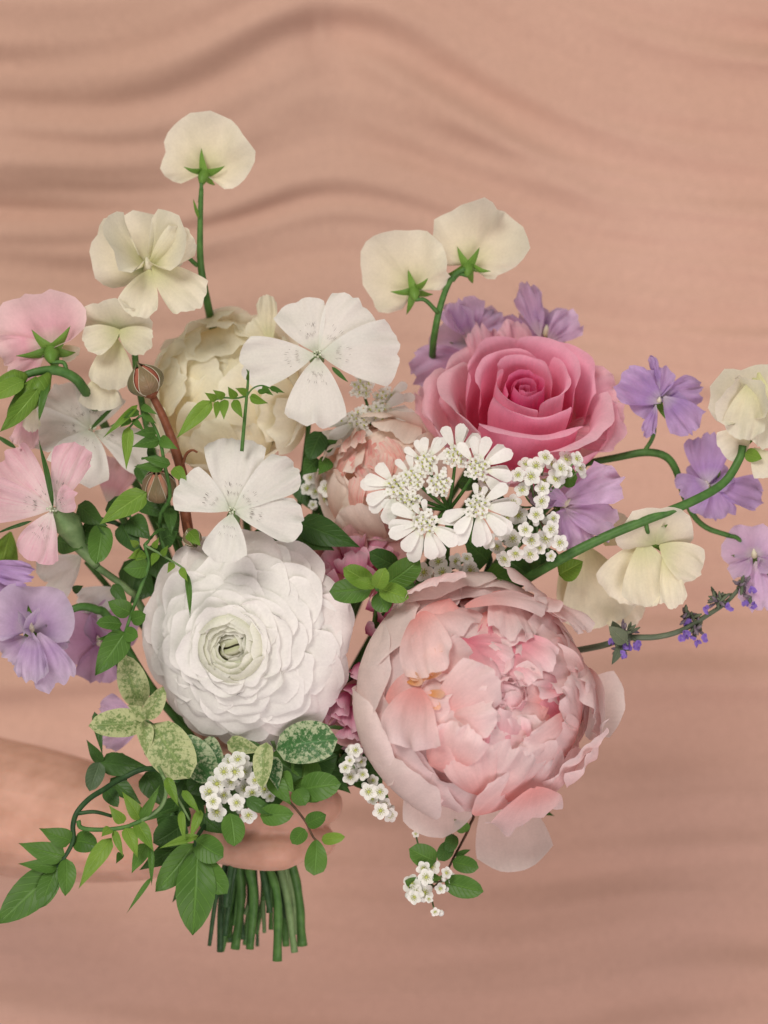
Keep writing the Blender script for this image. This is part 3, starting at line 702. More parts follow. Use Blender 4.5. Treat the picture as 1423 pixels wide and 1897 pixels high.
# ------------------------------------------------------------------ sweet peas
def pea_flower(parent, pos, n, roll, L, mat, seed, amax=2.15, side=0.95, low=0.62, back=0.22, wave=0.07, wing=0.72, wing_open=0.6, wing_down=0.9, calyx=0.0080, ped=None, crease=0.10, nowing=False, notch=0.06):
    Mx = frame(pos, n, roll); inv = loc(parent)
    rnd = random.Random(seed)
    V, F, U = fan_data(L, amax, side, low, notch, back, crease, wave, 5, seed * 1.3, na=26, ns=9, neck=0.0)
    b = mk('banner_petal', V, F, M[mat], parent, U); b.matrix_local = inv @ Mx
    if not nowing:
        for sg in (-1, 1):
            V, F, U = fan_data(L * wing, 1.15, 0.75, 0.6, 0.0, -0.12, 0.02, 0.09, 4, seed + sg * 3.3, na=12, ns=7, neck=0.25)
            R_ = Matrix.Translation((sg * L * .04, L * .02, L * .05)) @ Matrix.Rotation(sg * wing_open * rnd.uniform(.8, 1.2), 4, 'Z') @ Matrix.Rotation(wing_down * rnd.uniform(.85, 1.15) + pi / 2 * 0, 4, 'X') @ Matrix.Rotation(sg * 0.7, 4, 'Y')
            w = mk('wing_petal', [R_ @ Matrix.Rotation(pi, 4, 'Z') @ v if wing_down < 0 else R_ @ v for v in V], F, M[mat], b, U)
        V, F, U = tube_data([(0, 0, 0), (0, -L * .03, L * .12), (0, L * .03, L * .26), (0, L * .14, L * .30)], [L * .05, L * .085, L * .07, L * .015], sides=8)
        mk('keel', V, F, M['pea_cream'], b, U)
    # calyx: cup plus five pointed sepals behind the banner
    q = calyx
    V, F, U = tube_data([(0, -q * .1, -q * 1.15 - back * 0), (0, 0, -q * .75), (0, 0, -q * .15)], [q * .12, q * .32, q * .36], n=6, sides=10)
    CR = Matrix.Rotation(-0.55 if n[2] < 0 else 0.0, 4, 'X')
    cal = mk('calyx', [CR @ v for v in V], F, M['sepal'], b, U)
    for k in range(5):
        a = pi / 2 + k * 2 * pi / 5 + rnd.uniform(-.35, .35)
        p0 = Vector((cos(a) * q * .30, sin(a) * q * .30, -q * .35)); out = Vector((cos(a), sin(a), 0.45 + rnd.uniform(-.8, .5))).normalized()
        ax = out * q * rnd.uniform(.75, 1.45); sd = Vector((-sin(a), cos(a), 0)); nr = ax.cross(sd).normalized()
        V, F, U = grid(4, 6, lambda u, v: p0 + ax * v + sd * (u * q * .27 * (1 - v) ** 0.8) + nr * (-q * .18 * sin(v * 2.6) + q * .06 * abs(u)))
        mk('sepal', [CR @ v for v in V], F, M['sepal'], b, U)
    if ped:
        end = Mx @ CR @ Vector((0, -q * .1, -q * 1.1))
        pts = [end] + [W(*p) for p in ped]
        tube('pedicel', pts, [0.0009, 0.0011], M['stem'], parent, inv=inv, sides=7)
    return b

def pea_stem(label, base, grp='sweet pea stems'):
    Mx = Matrix.Translation(base)
    return thing('sweet_pea', label, 'flower', Mx, grp)

def stem_path(t, pts, r, mat='stem'):
    return tube('stem', [W(*p) for p in pts], r, M[mat], t, inv=loc(t), sides=10)

def bud(parent, b, t, w, d, mats=('green_bright', 'sepal')):
    """closed bud: an egg with pointed sepals"""
    p0, p1 = W(b[0], b[1], d), W(t[0], t[1], d - .004); inv = loc(parent)
    ax = p1 - p0
    o = tube('bud', [p0, p0 + ax * .3, p0 + ax * .7, p1], [w * S * .12, w * S * .46, w * S * .38, w * S * .05], M[mats[0]], parent, n=10, sides=10, inv=inv)
    return o

# A, B: tall cream stem
t = pea_stem('cream sweet pea stem, tallest of all, one bloom seen from behind and one facing front', W(400, 640, .02))
stem_path(t, [(373, 350, .014), (371, 420, .016), (372, 490, .018), (384, 560, .03), (402, 640, .06), (440, 800, .10), (470, 1150, .08), (478, 1500, .03)], [0.0011, 0.0016, 0.0020, 0.0022, 0.0020])
pea_flower(t, W(382, 318, .020), (0.15, 0.15, -0.97), 0.15, 0.0280, 'pea_cream', 1.0, amax=2.35, low=0.55, side=0.78, notch=0.03, wave=0.12, back=0.16, ped=[(373, 352, .014), (371, 375, .015)], nowing=True)
pea_flower(t, W(272, 500, .004), (0.25, 0.10, 0.96), 0.35, 0.0300, 'pea_cream', 2.0, amax=2.0, low=0.6, side=0.70, back=0.10, wing=0.85, wing_open=1.0, wing_down=0.7, ped=[(330, 470, .02), (366, 492, .018)])
# lower wings of the front-facing bloom hang down as two lobes
def lobe(parent, p0, p1, wpx, d0, d1, mat, sd, nrm=None, bend=(0.2, -0.3), cup=0.06, name='wing_petal', b=0.2, notch=0.0, a=0.8):
    if nrm is None: nrm = (0.9 * nz(sd, 0.3), 0.2 + 0.7 * nz(sd, 5.3), 1) if 'cream' not in mat else (0.4 * nz(sd, .3), 0.2, 1)
    P0, P1 = W(p0[0], p0[1], d0), W(p1[0], p1[1], d1); y = P1 - P0; L = y.length; y.normalize()
    z = Vector((nrm[0], -nrm[2], nrm[1])).normalized(); x = y.cross(z).normalized(); z = x.cross(y)
    M4 = Matrix((x, y, z)).transposed().to_4x4(); M4.translation = P0
    return flat_petal(name, L * 1.02, wpx * S, loc(parent) @ M4, M[mat], parent, a=a, b=b, bend=bend, cup=cup, ruffle=0.16 if 'cream' in mat else 0.34, seed=sd, notch=notch, crumple=0.06 if 'cream' in mat else 0.17, nu=14, nv=14)
for p0, p1, w, d0, d1, sd, nr in (((880, 840), (782, 722), 105, .030, .020, 3.7, (-.4, .1, 1)), ((905, 700), (886, 604), 62, .034, .030, 5.9, (0, .3, 1)), ((968, 690), (944, 597), 80, .036, .034, 7.7, (.1, .3, 1)),
                              ((1050, 770), (1148, 735), 150, .026, .020, 9.3, (.3, .2, 1)), ((1040, 800), (1130, 800), 90, .018, .006, 11.3, (.3, .4, 1))):
    lobe(PINK, p0, p1, w, d0, d1, 'rose_outer', sd, nrm=nr, name='petal', notch=-0.05)
lobe(t, (278, 500), (250, 584), 78, -.004, -.010, 'pea_cream', 3.1)
lobe(t, (282, 492), (368, 566), 92, -.004, -.012, 'pea_cream', 5.7)
lobe(t, (276, 498), (352, 432), 74, -.002, -.010, 'pea_cream', 9.7, nrm=(0.1, -0.3, 1))
leaf(t, (369, 405), (358, 368), 6, 'sepal', .014)
# C
t = pea_stem('drooping cream sweet pea above the red-stemmed rosebud', W(258, 600, .01))
stem_path(t, [(256, 560, .012), (259, 620, .014), (252, 680, .02), (300, 900, .03), (440, 1350, .04), (478, 1500, .03)], [0.0014, 0.0016, 0.0018])
pea_flower(t, W(216, 612, .004), (-0.1, -0.75, 0.6), 0.0, 0.0185, 'pea_cream', 4.0, back=0.1, low=0.8, ped=[(225, 588, .01), (256, 575, .012)], nowing=True)
lobe(t, (222, 612), (158, 640), 62, 0, -.006, 'pea_cream', 1.9, b=0.3)
lobe(t, (222, 612), (276, 644), 62, 0, -.006, 'pea_cream', 6.9, b=0.35)
lobe(t, (215, 625), (205, 720), 90, .004, .002, 'pea_cream', 4.4)
lobe(t, (190, 690), (185, 760), 80, .008, .008, 'pea_cream', 2.4)
# D, E
t = pea_stem('pair of cream sweet peas seen from behind on one stem, above the lilac ones', W(805, 640, .02))
stem_path(t, [(862, 498, .012), (838, 514, .014), (818, 560, .016), (803, 632, .025), (780, 800, .08), (600, 1250, .05), (478, 1500, .03)], [0.0011, 0.0015, 0.0019, 0.0019])
pea_flower(t, W(768, 535, .018), (0.25, 0.15, -0.95), -0.42, 0.0300, 'pea_cream', 6.0, amax=2.25, low=0.60, side=0.66, wave=0.14, back=0.12, ped=[(788, 556, .012), (812, 580, .016)], nowing=True, notch=0.03)
pea_flower(t, W(868, 490, .018), (-0.10, 0.15, -0.97), 0.30, 0.0315, 'pea_cream', 7.3, amax=2.1, low=0.65, side=0.54, back=0.14, wave=0.16, ped=[(850, 508, .014), (838, 520, .014)], nowing=True)
# lilac behind the pink rose
t = pea_stem('lilac sweet pea peeking out behind the upper left of the pink rose', W(860, 680, .05))
pea_flower(t, W(872, 632, .045), (-0.2, 0.5, 0.8), 0.6, 0.022, 'pea_lilac', 8.0, back=0.05, wave=0.12)
lobe(t, (870, 625), (850, 556), 92, .04, .035, 'pea_lilac', 2.6)
lobe(t, (870, 660), (770, 690), 100, .04, .035, 'pea_mauve', 4.6)
lobe(t, (870, 640), (930, 585), 72, .04, .04, 'pea_lilac', 7.6)
stem_to_grip(t, W(860, 660, .055), r=0.0014)
t = pea_stem('lilac ruffled sweet pea rising behind the top of the pink rose', W(1000, 640, .05))
pea_flower(t, W(1010, 622, .045), (0.1, 0.6, 0.8), -0.1, 0.0175, 'pea_lilac', 9.0, amax=1.5, back=0.05, wave=0.22, wing_down=0.3)
lobe(t, (1000, 625), (972, 528), 58, .042, .04, 'pea_lilac', 12.6)
lobe(t, (1015, 635), (1066, 585), 70, .042, .036, 'pea_lilac', 14.6)
lobe(t, (995, 635), (920, 600), 60, .05, .045, 'pea_lilac', 17.6)
stem_to_grip(t, W(1000, 640, .055), r=0.0014)
# right lilac stem H, I, J
t = pea_stem('arching violet sweet pea stem reaching to the right edge with three blooms', W(1085, 858, .03))
stem_path(t, [(1085, 858, .02), (1140, 848, .018), (1195, 838, .016), (1232, 845, .016), (1252, 870, .016), (1268, 920, .018), (1285, 955, .018), (1310, 978, .018), (1350, 992, .018)], [0.0016, 0.0019, 0.0018, 0.0014, 0.0012])
stem_to_grip(t, W(1085, 858, .02), r=0.0016, via=[W(960, 1000, .05)])
pea_flower(t, W(1218, 738, .010), (0.1, -0.35, 0.9), 0.1, 0.0150, 'pea_violet', 10.0, back=0.2, low=0.6, amax=1.0, wave=0.25, ped=[(1212, 800, .014), (1193, 838, .016)], wing=0.7, wing_open=1.1, wing_down=-0.2)
lobe(t, (1225, 745), (1150, 700), 78, .008, .0, 'pea_violet', 1.2)
lobe(t, (1230, 735), (1285, 798), 78, .008, .002, 'pea_violet', 3.2)
lobe(t, (1222, 720), (1208, 662), 20, .008, .006, 'pea_violet', 5.2)
lobe(t, (1215, 750), (1198, 808), 30, .006, .004, 'pea_violet', 6.2)
lobe(t, (1222, 735), (1300, 720), 62, .012, .01, 'pea_violet', 8.2)
pea_flower(t, W(1312, 900, .020), (-0.3, 0.1, 0.9), 0.2, 0.0140, 'pea_violet', 11.0, amax=1.2, wave=0.25, back=0.1, low=0.5, wing_open=1.2, wing_down=-0.2, ped=[(1285, 940, .02), (1272, 935, .018)])
lobe(t, (1310, 895), (1310, 805), 95, .018, .014, 'pea_violet', 21.2)
lobe(t, (1310, 895), (1266, 925), 90, .014, .008, 'pea_violet', 23.2)
lobe(t, (1325, 900), (1412, 925), 78, .016, .012, 'pea_violet', 25.2)
lobe(t, (1320, 900), (1335, 962), 66, .016, .012, 'pea_violet', 27.2)
pea_flower(t, W(1398, 1030, .012), (-0.2, 0.25, 0.9), 0.1, 0.0165, 'pea_lilac', 12.0, back=0.1, low=0.75, amax=2.1, ped=[(1370, 1000, .016), (1350, 992, .018)], wing_down=-0.2)
lobe(t, (1402, 1040), (1402, 1128), 70, .008, .0, 'pea_lilac', 31.2)
# K, L: cream stem crossing to the right
t = pea_stem('thick green sweet pea stem crossing right, cream bloom at its tip and hanging cream blooms', W(960, 1085, .0))
stem_path(t, [(900, 1120, .02), (960, 1082, .0), (1040, 1035, -.012), (1120, 995, -.016), (1200, 962, -.018), (1280, 930, -.016), (1340, 895, -.012), (1370, 850, -.010), (1376, 825, -.010)], [0.0022, 0.0024, 0.0022, 0.0020, 0.0018])
stem_to_grip(t, W(905, 1118, .018), r=0.0022)
pea_flower(t, W(1400, 790, -.012), (-0.35, -0.05, 0.93), 0.15, 0.0285, 'pea_cream', 13.0, amax=1.5, side=0.75, back=0.05, wing=0.7, wing_open=0.5, wing_down=0.5)
lobe(t, (1392, 800), (1338, 838), 70, -.008, -.006, 'pea_cream', 2.0)
lobe(t, (1398, 700), (1372, 812), 78, -.02, -.022, 'pea_cream', 2.9)
lobe(t, (1405, 690), (1420, 830), 70, -.018, -.018, 'pea_cream', 12.9)
lobe(t, (1396, 830), (1430, 880), 60, -.012, -.016, 'pea_cream', 15.9)
leaf(t, (1380, 840), (1412, 850), 26, 'green_bright', -.012)
pea_flower(t, W(1215, 1008, -.012), (0.1, -0.55, 0.8), 0.0, 0.020, 'pea_cream', 14.0, back=0.1, low=0.9, ped=[(1200, 985, -.016), (1196, 964, -.018)], nowing=True, calyx=0.009)
lobe(t, (1205, 1000), (1150, 1115), 125, -.008, -.004, 'pea_cream', 41.0, b=0.3)
lobe(t, (1222, 1010), (1300, 1060), 74, -.012, -.014, 'pea_cream', 43.0, b=0.4)
lobe(t, (1232, 1020), (1252, 1126), 50, -.012, -.014, 'pea_cream', 45.0)
lobe(t, (1190, 1000), (1210, 1120), 110, -.010, -.010, 'pea_cream', 46.0)
lobe(t, (1085, 1010), (1120, 1160), 150, .012, .014, 'pea_cream', 51.0)
lobe(t, (1040, 1050), (1090, 1140), 110, .016, .018, 'pea_cream', 53.0)
lobe(t, (1120, 1010), (1165, 960), 80, .012, .012, 'pea_cream', 55.0)
lobe(t, (1110, 1090), (1180, 1160), 90, .02, .02, 'pea_cream', 57.0)
leaf(t, (1035, 1065), (1080, 1040), 44, 'green_bright', .0)
# M
t = pea_stem('single lilac sweet pea resting beside the small white clusters, right of the lace flower', W(1020, 970, .01))
pea_flower(t, W(1045, 935, -.002), (0.15, 0.2, 0.96), -1.0, 0.020, 'pea_lilac', 15.0, amax=1.3, back=0.05, wave=0.16, wing=0.8, wing_down=-0.3)
lobe(t, (1040, 930), (1148, 885), 88, -.006, -.010, 'pea_lilac', 61.0, b=0.12)
lobe(t, (1045, 945), (1138, 975), 92, -.004, -.010, 'pea_lilac', 63.0, b=0.12)
lobe(t, (1040, 940), (1082, 1012), 74, -.004, -.010, 'pea_lilac', 65.0)
lobe(t, (1055, 935), (1010, 912), 40, -.006, -.012, 'pea_lilac', 66.0)
stem_to_grip(t, W(1030, 945, .01), r=0.0014)
# N pink left
t = pea_stem('pink sweet pea at the left edge seen from behind, with green buds hanging under it', W(155, 725, .0))
stem_path(t, [(20, 712, -.008), (55, 692, -.008), (100, 686, -.006), (135, 698, -.004), (158, 725, .006), (200, 800, .05), (300, 1000, .08), (400, 1300, .06), (478, 1500, .03)], [0.0015, 0.0022, 0.0024, 0.0020, 0.0018])
pea_flower(t, W(98, 645, .004), (0.25, 0.12, -0.95), -0.50, 0.0290, 'pea_pink', 16.0, amax=1.9, side=0.85, low=0.7, back=0.12, calyx=0.0105, ped=[(118, 672, -.004), (124, 690, -.005)], nowing=True)
lobe(t, (85, 640), (10, 680), 110, .004, .004, 'pea_pink', 71.0)
lobe(t, (118, 640), (138, 664), 40, .008, .006, 'pea_cream', 73.0)
for b, tp, w in (((50, 695), (-12, 720), 46), ((92, 692), (40, 770), 42), ((70, 700), (12, 790), 44)):
    bud(t, b, tp, w, -.010)
leaf(t, (90, 705), (72, 780), 14, 'green_mid', -.012); leaf(t, (45, 705), (-20, 740), 34, 'green_bright', -.016); leaf(t, (70, 720), (0, 800), 36, 'green_bright', -.016)
lobe(t, (60, 760), (45, 832), 60, -.002, -.002, 'pea_pink', 75.0)
lobe(t, (55, 740), (60, 800), 34, -.006, -.008, 'pea_cream', 77.0)
# O lilac left
t = pea_stem('pale lilac sweet pea facing front at the left edge, below the pink striped bloom', W(150, 1130, .0))
stem_path(t, [(118, 1136, .0), (150, 1124, .002), (180, 1130, .006), (205, 1150, .012), (300, 1300, .03), (478, 1500, .03)], [0.0016, 0.0020, 0.0020, 0.0018])
pea_flower(t, W(58, 1165, -.006), (0.08, 0.15, 0.98), -0.05, 0.0215, 'pea_pale', 17.0, amax=2.2, side=0.98, low=0.85, back=-0.02, wave=0.10, crease=0.16, wing=0.55, wing_open=0.4, wing_down=1.4, ped=[(100, 1150, .004), (118, 1136, .0)])
lobe(t, (60, 1172), (58, 1262), 66, -.014, -.020, 'pea_pale', 81.0)
lobe(t, (72, 1172), (112, 1272), 84, -.010, -.014, 'pea_pale', 83.0)
lobe(t, (50, 1180), (5, 1215), 70, -.004, -.004, 'pea_pale', 85.0)
lobe(t, (80, 1178), (128, 1190), 44, -.002, -.002, 'pea_pale', 87.0)
t = pea_stem('dark violet sweet pea petals cut by the left edge above the pale lilac one', W(10, 1100, .01))
lobe(t, (-40, 1050), (60, 1068), 50, .0, -.006, 'pea_violet', 91.0, b=0.4)
lobe(t, (-40, 1075), (20, 1090), 60, .002, .002, 'pea_violet', 93.0)
stem_to_grip(t, W(-20, 1070, .01), r=0.0012)
t = pea_stem('mauve sweet pea in shade behind the pinnate leaves left of the ranunculus', W(190, 1200, .03))
pea_flower(t, W(185, 1190, .030), (0.1, 0.1, 0.98), 0.3, 0.022, 'pea_mauve', 18.0, amax=2.3, low=0.9, back=0.02, wing=0.6)
lobe(t, (190, 1190), (185, 1262), 110, .026, .024, 'pea_mauve', 95.0)
stem_to_grip(t, W(190, 1200, .04), r=0.0014)
t = pea_stem('small lilac sweet pea low behind the variegated leaves at left', W(220, 1330, .03))
lobe(t, (250, 1330), (185, 1310), 62, .016, .014, 'pea_lilac', 97.0)
lobe(t, (262, 1340), (190, 1372), 60, .018, .016, 'pea_lilac', 99.0)
stem_to_grip(t, W(255, 1335, .02), r=0.0014)
t = pea_stem('pink sweet pea bud tucked behind the shaded white star-shaped bloom', W(215, 900, .035))
lobe(t, (200, 930), (225, 850), 80, .036, .034, 'pea_pink', 101.0)
stem_to_grip(t, W(205, 920, .04), r=0.0014)
t = pea_stem('cream sweet pea petal tip behind the top white star-shaped bloom', W(500, 620, .03))
lobe(t, (500, 640), (493, 545), 40, .02, .018, 'pea_cream', 103.0, b=0.3); lobe(t, (505, 650), (470, 590), 60, .024, .022, 'pea_cream', 105.0)
stem_to_grip(t, W(500, 640, .03), r=0.0014)
t = pea_stem('greyish white petals in shade below the pink striped bloom', W(120, 1080, .03), None)
lobe(t, (150, 1030), (85, 1085), 90, .03, .028, 'corn_white', 107.0); lobe(t, (215, 1090), (150, 1130), 80, .032, .03, 'corn_white', 109.0)
lobe(t, (20, 985), (0, 1050), 60, .02, .02, 'green_bright', 110.0, name='leaf')
stem_to_grip(t, W(160, 1040, .035), r=0.0014)

# ------------------------------------------------------------------ rosebuds
def rosebud(label, pos, axis, L, r, mats, seed):
    z = axis.normalized(); x = Vector((0, -1, 0)).cross(z).normalized(); y = z.cross(x)
    Mx = Matrix((x, y, z)).transposed().to_4x4(); Mx.translation = pos
    t = thing('rosebud', label, 'flower bud', Mx)
    def rad(v): return r * (max(0.0, sin(pi * min(1, (v * 0.90 + 0.10)) ** 0.85)) ** 0.75)
    for k in range(4):
        cv = [(rad(v) * (0.95), L * v) for v in (0.0, 0.2, 0.45, 0.7, 0.93)]
        wrap_petal('petal', cv, r * 1.2, k * 1.6 + seed, M[mats[0]], t, nu=10, nv=10, rnd=0.05, basew=0.9, spiral=r * .05)
    for k in range(5):
        a = k * 2 * pi / 5 + seed
        def fn(u, v):
            vv = v * 1.12; R0 = rad(min(vv, 0.98)) * 1.05 if vv < 1 else rad(.98) * (1 - (vv - 1) * 2)
            an = a + u * 0.66 * (1 - v) ** 0.5 + 0.15 * v
            return Vector((R0 * cos(an), R0 * sin(an), L * vv + 0.0004))
        V, F, U = grid(6, 12, fn)
        s = mk('sepal', V, F, M['bud_sepal'], t, U)
        for sg in (-1, 1):
            ed = [fn(sg, j / 8 * .80) for j in range(9)]
            ed = [p + Vector((p.x, p.y, 0)).normalized() * .0001 for p in ed]
            tube('sepal_edge', ed, [0.00016, 0.00012], M['bud_edge'], s, sides=5)
    tube('hip', [(0, 0, -L * .16), (0, 0, -L * .05), (0, 0, L * .05)], [r * .2, r * .42, r * .45], M['stem_red'] if mats[1] == 'stem_red' else M['stem_pale'], t, n=6, sides=10)
    return t
b0, b1 = W(280, 728, -.022), W(256, 676, -.026)
t = rosebud('closed reddish rosebud on a red-brown stem in front of the cream rose', b0, b1 - b0, (b1 - b0).length, 0.0082, ('bud_red', 'stem_red'), 0.4)
tube('stem', [W(284, 736, -.021), W(302, 772, -.018), W(322, 825, -.014), W(340, 890, -.008), W(345, 960, .0), W(400, 1250, .03), GRIP], [0.0017, 0.0020, 0.0024, 0.0026, 0.0022], M['stem_red'], t, inv=loc(t), sides=10)
tube('twig', [W(338, 862, -.012), W(345, 842, -.014), W(356, 834, -.016), W(366, 838, -.016)], [0.0008, 0.0005], M['stem_red'], t, inv=loc(t), sides=6)
b0, b1 = W(298, 922, -.004), W(290, 872, -.016)
t = rosebud('pale green and peach rosebud under the reddish one', b0, b1 - b0, (b1 - b0).length, 0.0075, ('bud_peach', 'stem'), 1.4)
stem_to_grip(t, W(300, 930, .0), r=0.0016)
b0, b1 = W(352, 985, -.006), W(362, 1012, -.012)
t = rosebud('small green bud left of the lower white star-shaped bloom', b0, b1 - b0, (b1 - b0).length, 0.0042, ('green_bright', 'stem'), 2.4)
tube('stem', [W(352, 983, -.005), W(346, 960, .0), W(350, 930, .004)], [0.0008, 0.0009], M['stem_red'], t, inv=loc(t), sides=6)

# ------------------------------------------------------------------ lace flower (white umbel)
def floret_mesh(name, r, seed, npet=5, wide=0.88):
    V, F, U = [], [], []
    for k in range(npet):
        a = 2 * pi * k / npet + 0.2 * nz(seed, k); 
        def fn(u, v):
            y = r * (0.12 + 0.88 * v * (1 - 0.30 * abs(u) ** 2.2)); w = r * wide * 0.50 * max(0.10, prof(v * 0.90, 0.70, 0.22))
            z = r * (0.03 + 0.05 * v * v + 0.10 * u * u * v + 0.08 * nz(u + k, v * 2, seed))
            return Vector((u * w * cos(a) - y * sin(a), u * w * sin(a) + y * cos(a), z))
        v_, f_, u_ = grid(4, 4, fn); b = len(V)
        V += v_; U += u_; F += [tuple(i + b for i in f) for f in f_]
    me = bpy.data.meshes.new(name); me.from_pydata([tuple(v) for v in V], [], F)
    ul = me.uv_layers.new(name='UVMap'); ul.data.foreach_set('uv', [c for f in F for i in f for c in U[i]])
    me.polygons.foreach_set('use_smooth', [True] * len(F)); me.materials.append(M['white_small'])
    return me

def eye_mesh(name, r, seed, stam=9):
    V, F = [], []
    for i in range(5):
        for j in range(8):
            th = (i / 4) * pi / 2; a = j * pi / 4
            V.append(Vector((r * .20 * sin(th) * cos(a), r * .20 * sin(th) * sin(a), r * .16 * cos(th))))
    for i in range(4):
        for j in range(8): F.append((i * 8 + j, (i + 1) * 8 + j, (i + 1) * 8 + (j + 1) % 8, i * 8 + (j + 1) % 8))
    for k in range(stam):
        a = k * 2 * pi / stam + seed; L = r * (0.40 + 0.12 * nz(k, seed))
        p = Vector((cos(a) * L, sin(a) * L, L * 0.75))
        v, f, _ = tube_data([Vector((cos(a) * r * .15, sin(a) * r * .15, 0)), p * 0.6, p], [r * .018, r * .018, r * .055], n=3, sides=4)
        b = len(V); V += v; F += [tuple(i + b for i in q) for q in f]
    me = bpy.data.meshes.new(name); me.from_pydata([tuple(v) for v in V], [], F)
    me.polygons.foreach_set('use_smooth', [True] * len(F)); me.materials.append(M['eye_green'])
    return me
FLORETS = [floret_mesh('floret', 0.0040, s * 3.1) for s in range(4)]
EYES = [eye_mesh('floret_center', 0.0040, s * 1.1) for s in range(4)]
TINY = [floret_mesh('small_floret', 0.0021, s * 2.3, 5, 0.8) for s in range(3)]

def lace_flower(label, hub, umbels, L, seed, stem_pts):
    t = thing('lace_flower', label, 'flower', Matrix.Translation(hub)); inv = loc(t)
    rnd = random.Random(seed)
    tube('stem', stem_pts, [0.0016, 0.0014], M['stem'], t, inv=inv)
    for (c, outs) in umbels:
        c = Vector(c); nrm = (c - hub + Vector((0, -0.020, 0.002))).normalized()
        fwd = Vector((0, -1, 0)).lerp(nrm, 0.45).normalized()
        tube('ray', [hub, hub.lerp(c, 0.6) + Vector((0, 0.002, -0.001)), c + Vector((0, 0.003, 0))], [0.0009, 0.0007], M['stem'], t, inv=inv, sides=6)
        Mx = frame(c, (fwd.x, fwd.z, -fwd.y))
        for k in range(13):
            a = k * 2.4; r = 0.0052 * math.sqrt((k + .3) / 13)
            m4 = inv @ Mx @ Matrix.Translation((r * cos(a), r * sin(a), 0.001 + rnd.uniform(0, .0018) - r * .25)) @ Matrix.Rotation(rnd.uniform(-.4, .4), 4, 'X') @ Matrix.Rotation(rnd.uniform(0, 6), 4, 'Z')
            link_copy('small_floret', TINY[k % 3], t, m4)
        for k in range(8):
            a = k * 2.4 + 1; r = 0.0042 * math.sqrt((k + .3) / 8)
            p = Mx @ Vector((r * cos(a), r * sin(a), 0.004 + rnd.uniform(-.001, .001)))
            tube('stamen', [Mx @ Vector((r * cos(a), r * sin(a), 0)), p], [0.0002, 0.0005], M['eye_green'], t, n=2, sides=5, inv=inv)
        for deg, lf in outs:
            # each outer floret carries a deeply notched petal: two lobes
            a0 = radians(deg)
            for sg in (-1, 1):
                a = a0 + sg * 0.27
                m4 = inv @ frame(c, (fwd.x * .6, fwd.z * .6, 1)) @ Matrix.Rotation(a - pi / 2, 4, 'Z') @ Matrix.Translation((0, 0.0042, 0.0005 * sg)) @ Matrix.Rotation(rnd.uniform(-.25, .1), 4, 'X')
                flat_petal('petal', L * lf * rnd.uniform(.9, 1.1), L * lf * 0.46, m4, M['white_small'], t, a=0.7, b=0.25, bend=(0.25, -0.35), cup=0.06, ruffle=0.06, seed=rnd.uniform(0, 30), notch=0.03, nu=6, nv=7)
    return t
hub = W(832, 945, -.012)
lace_flower('white lace flower with large notched outer petals, in front of the pink and blush roses', hub, [
    (W(738, 902, -.024), [(150, 1), (190, 1.05), (235, 1.1)]), (W(789, 968, -.032), [(170, 1.0), (215, 1.1), (265, 1.15), (310, 1.15), (350, 0.9), (110, .5)]),
    (W(884, 938, -.034), [(20, 1.0), (340, 1.2), (300, 1.15), (258, 1.15), (215, 1.0), (80, .5)]), (W(884, 868, -.030), [(55, .95), (10, 1.05), (330, 1.0), (110, .8)]),
    (W(790, 858, -.024), [(80, .7), (40, .8), (130, .6)]), (W(815, 898, -.030), [(90, .4)]), (W(845, 846, -.022), [(95, .9), (60, .9)]), (W(768, 886, -.026), [(120, .6)]), (W(760, 930, -.026), [(200, .8)])], 0.0126, 4, [hub, W(828, 1010, .0), W(815, 1100, .015), W(700, 1300, .03), GRIP])
hub = W(690, 775, .022)
lace_flower('blurred white lace flower hanging below the top white star-shaped bloom', hub, [
    (W(668, 775, .014), [(200, 1.1), (240, 1.2), (280, 1.1)]), (W(700, 765, .016), [(300, 1.1), (340, 1.1), (20, 1.0)]), (W(712, 740, .02), [(20, .8)]), (W(640, 790, .018), [(220, 1.0)]), (W(672, 720, .02), [(100, .6)])], 0.0125, 6, [hub, W(685, 860, .04), W(600, 1200, .05), GRIP])

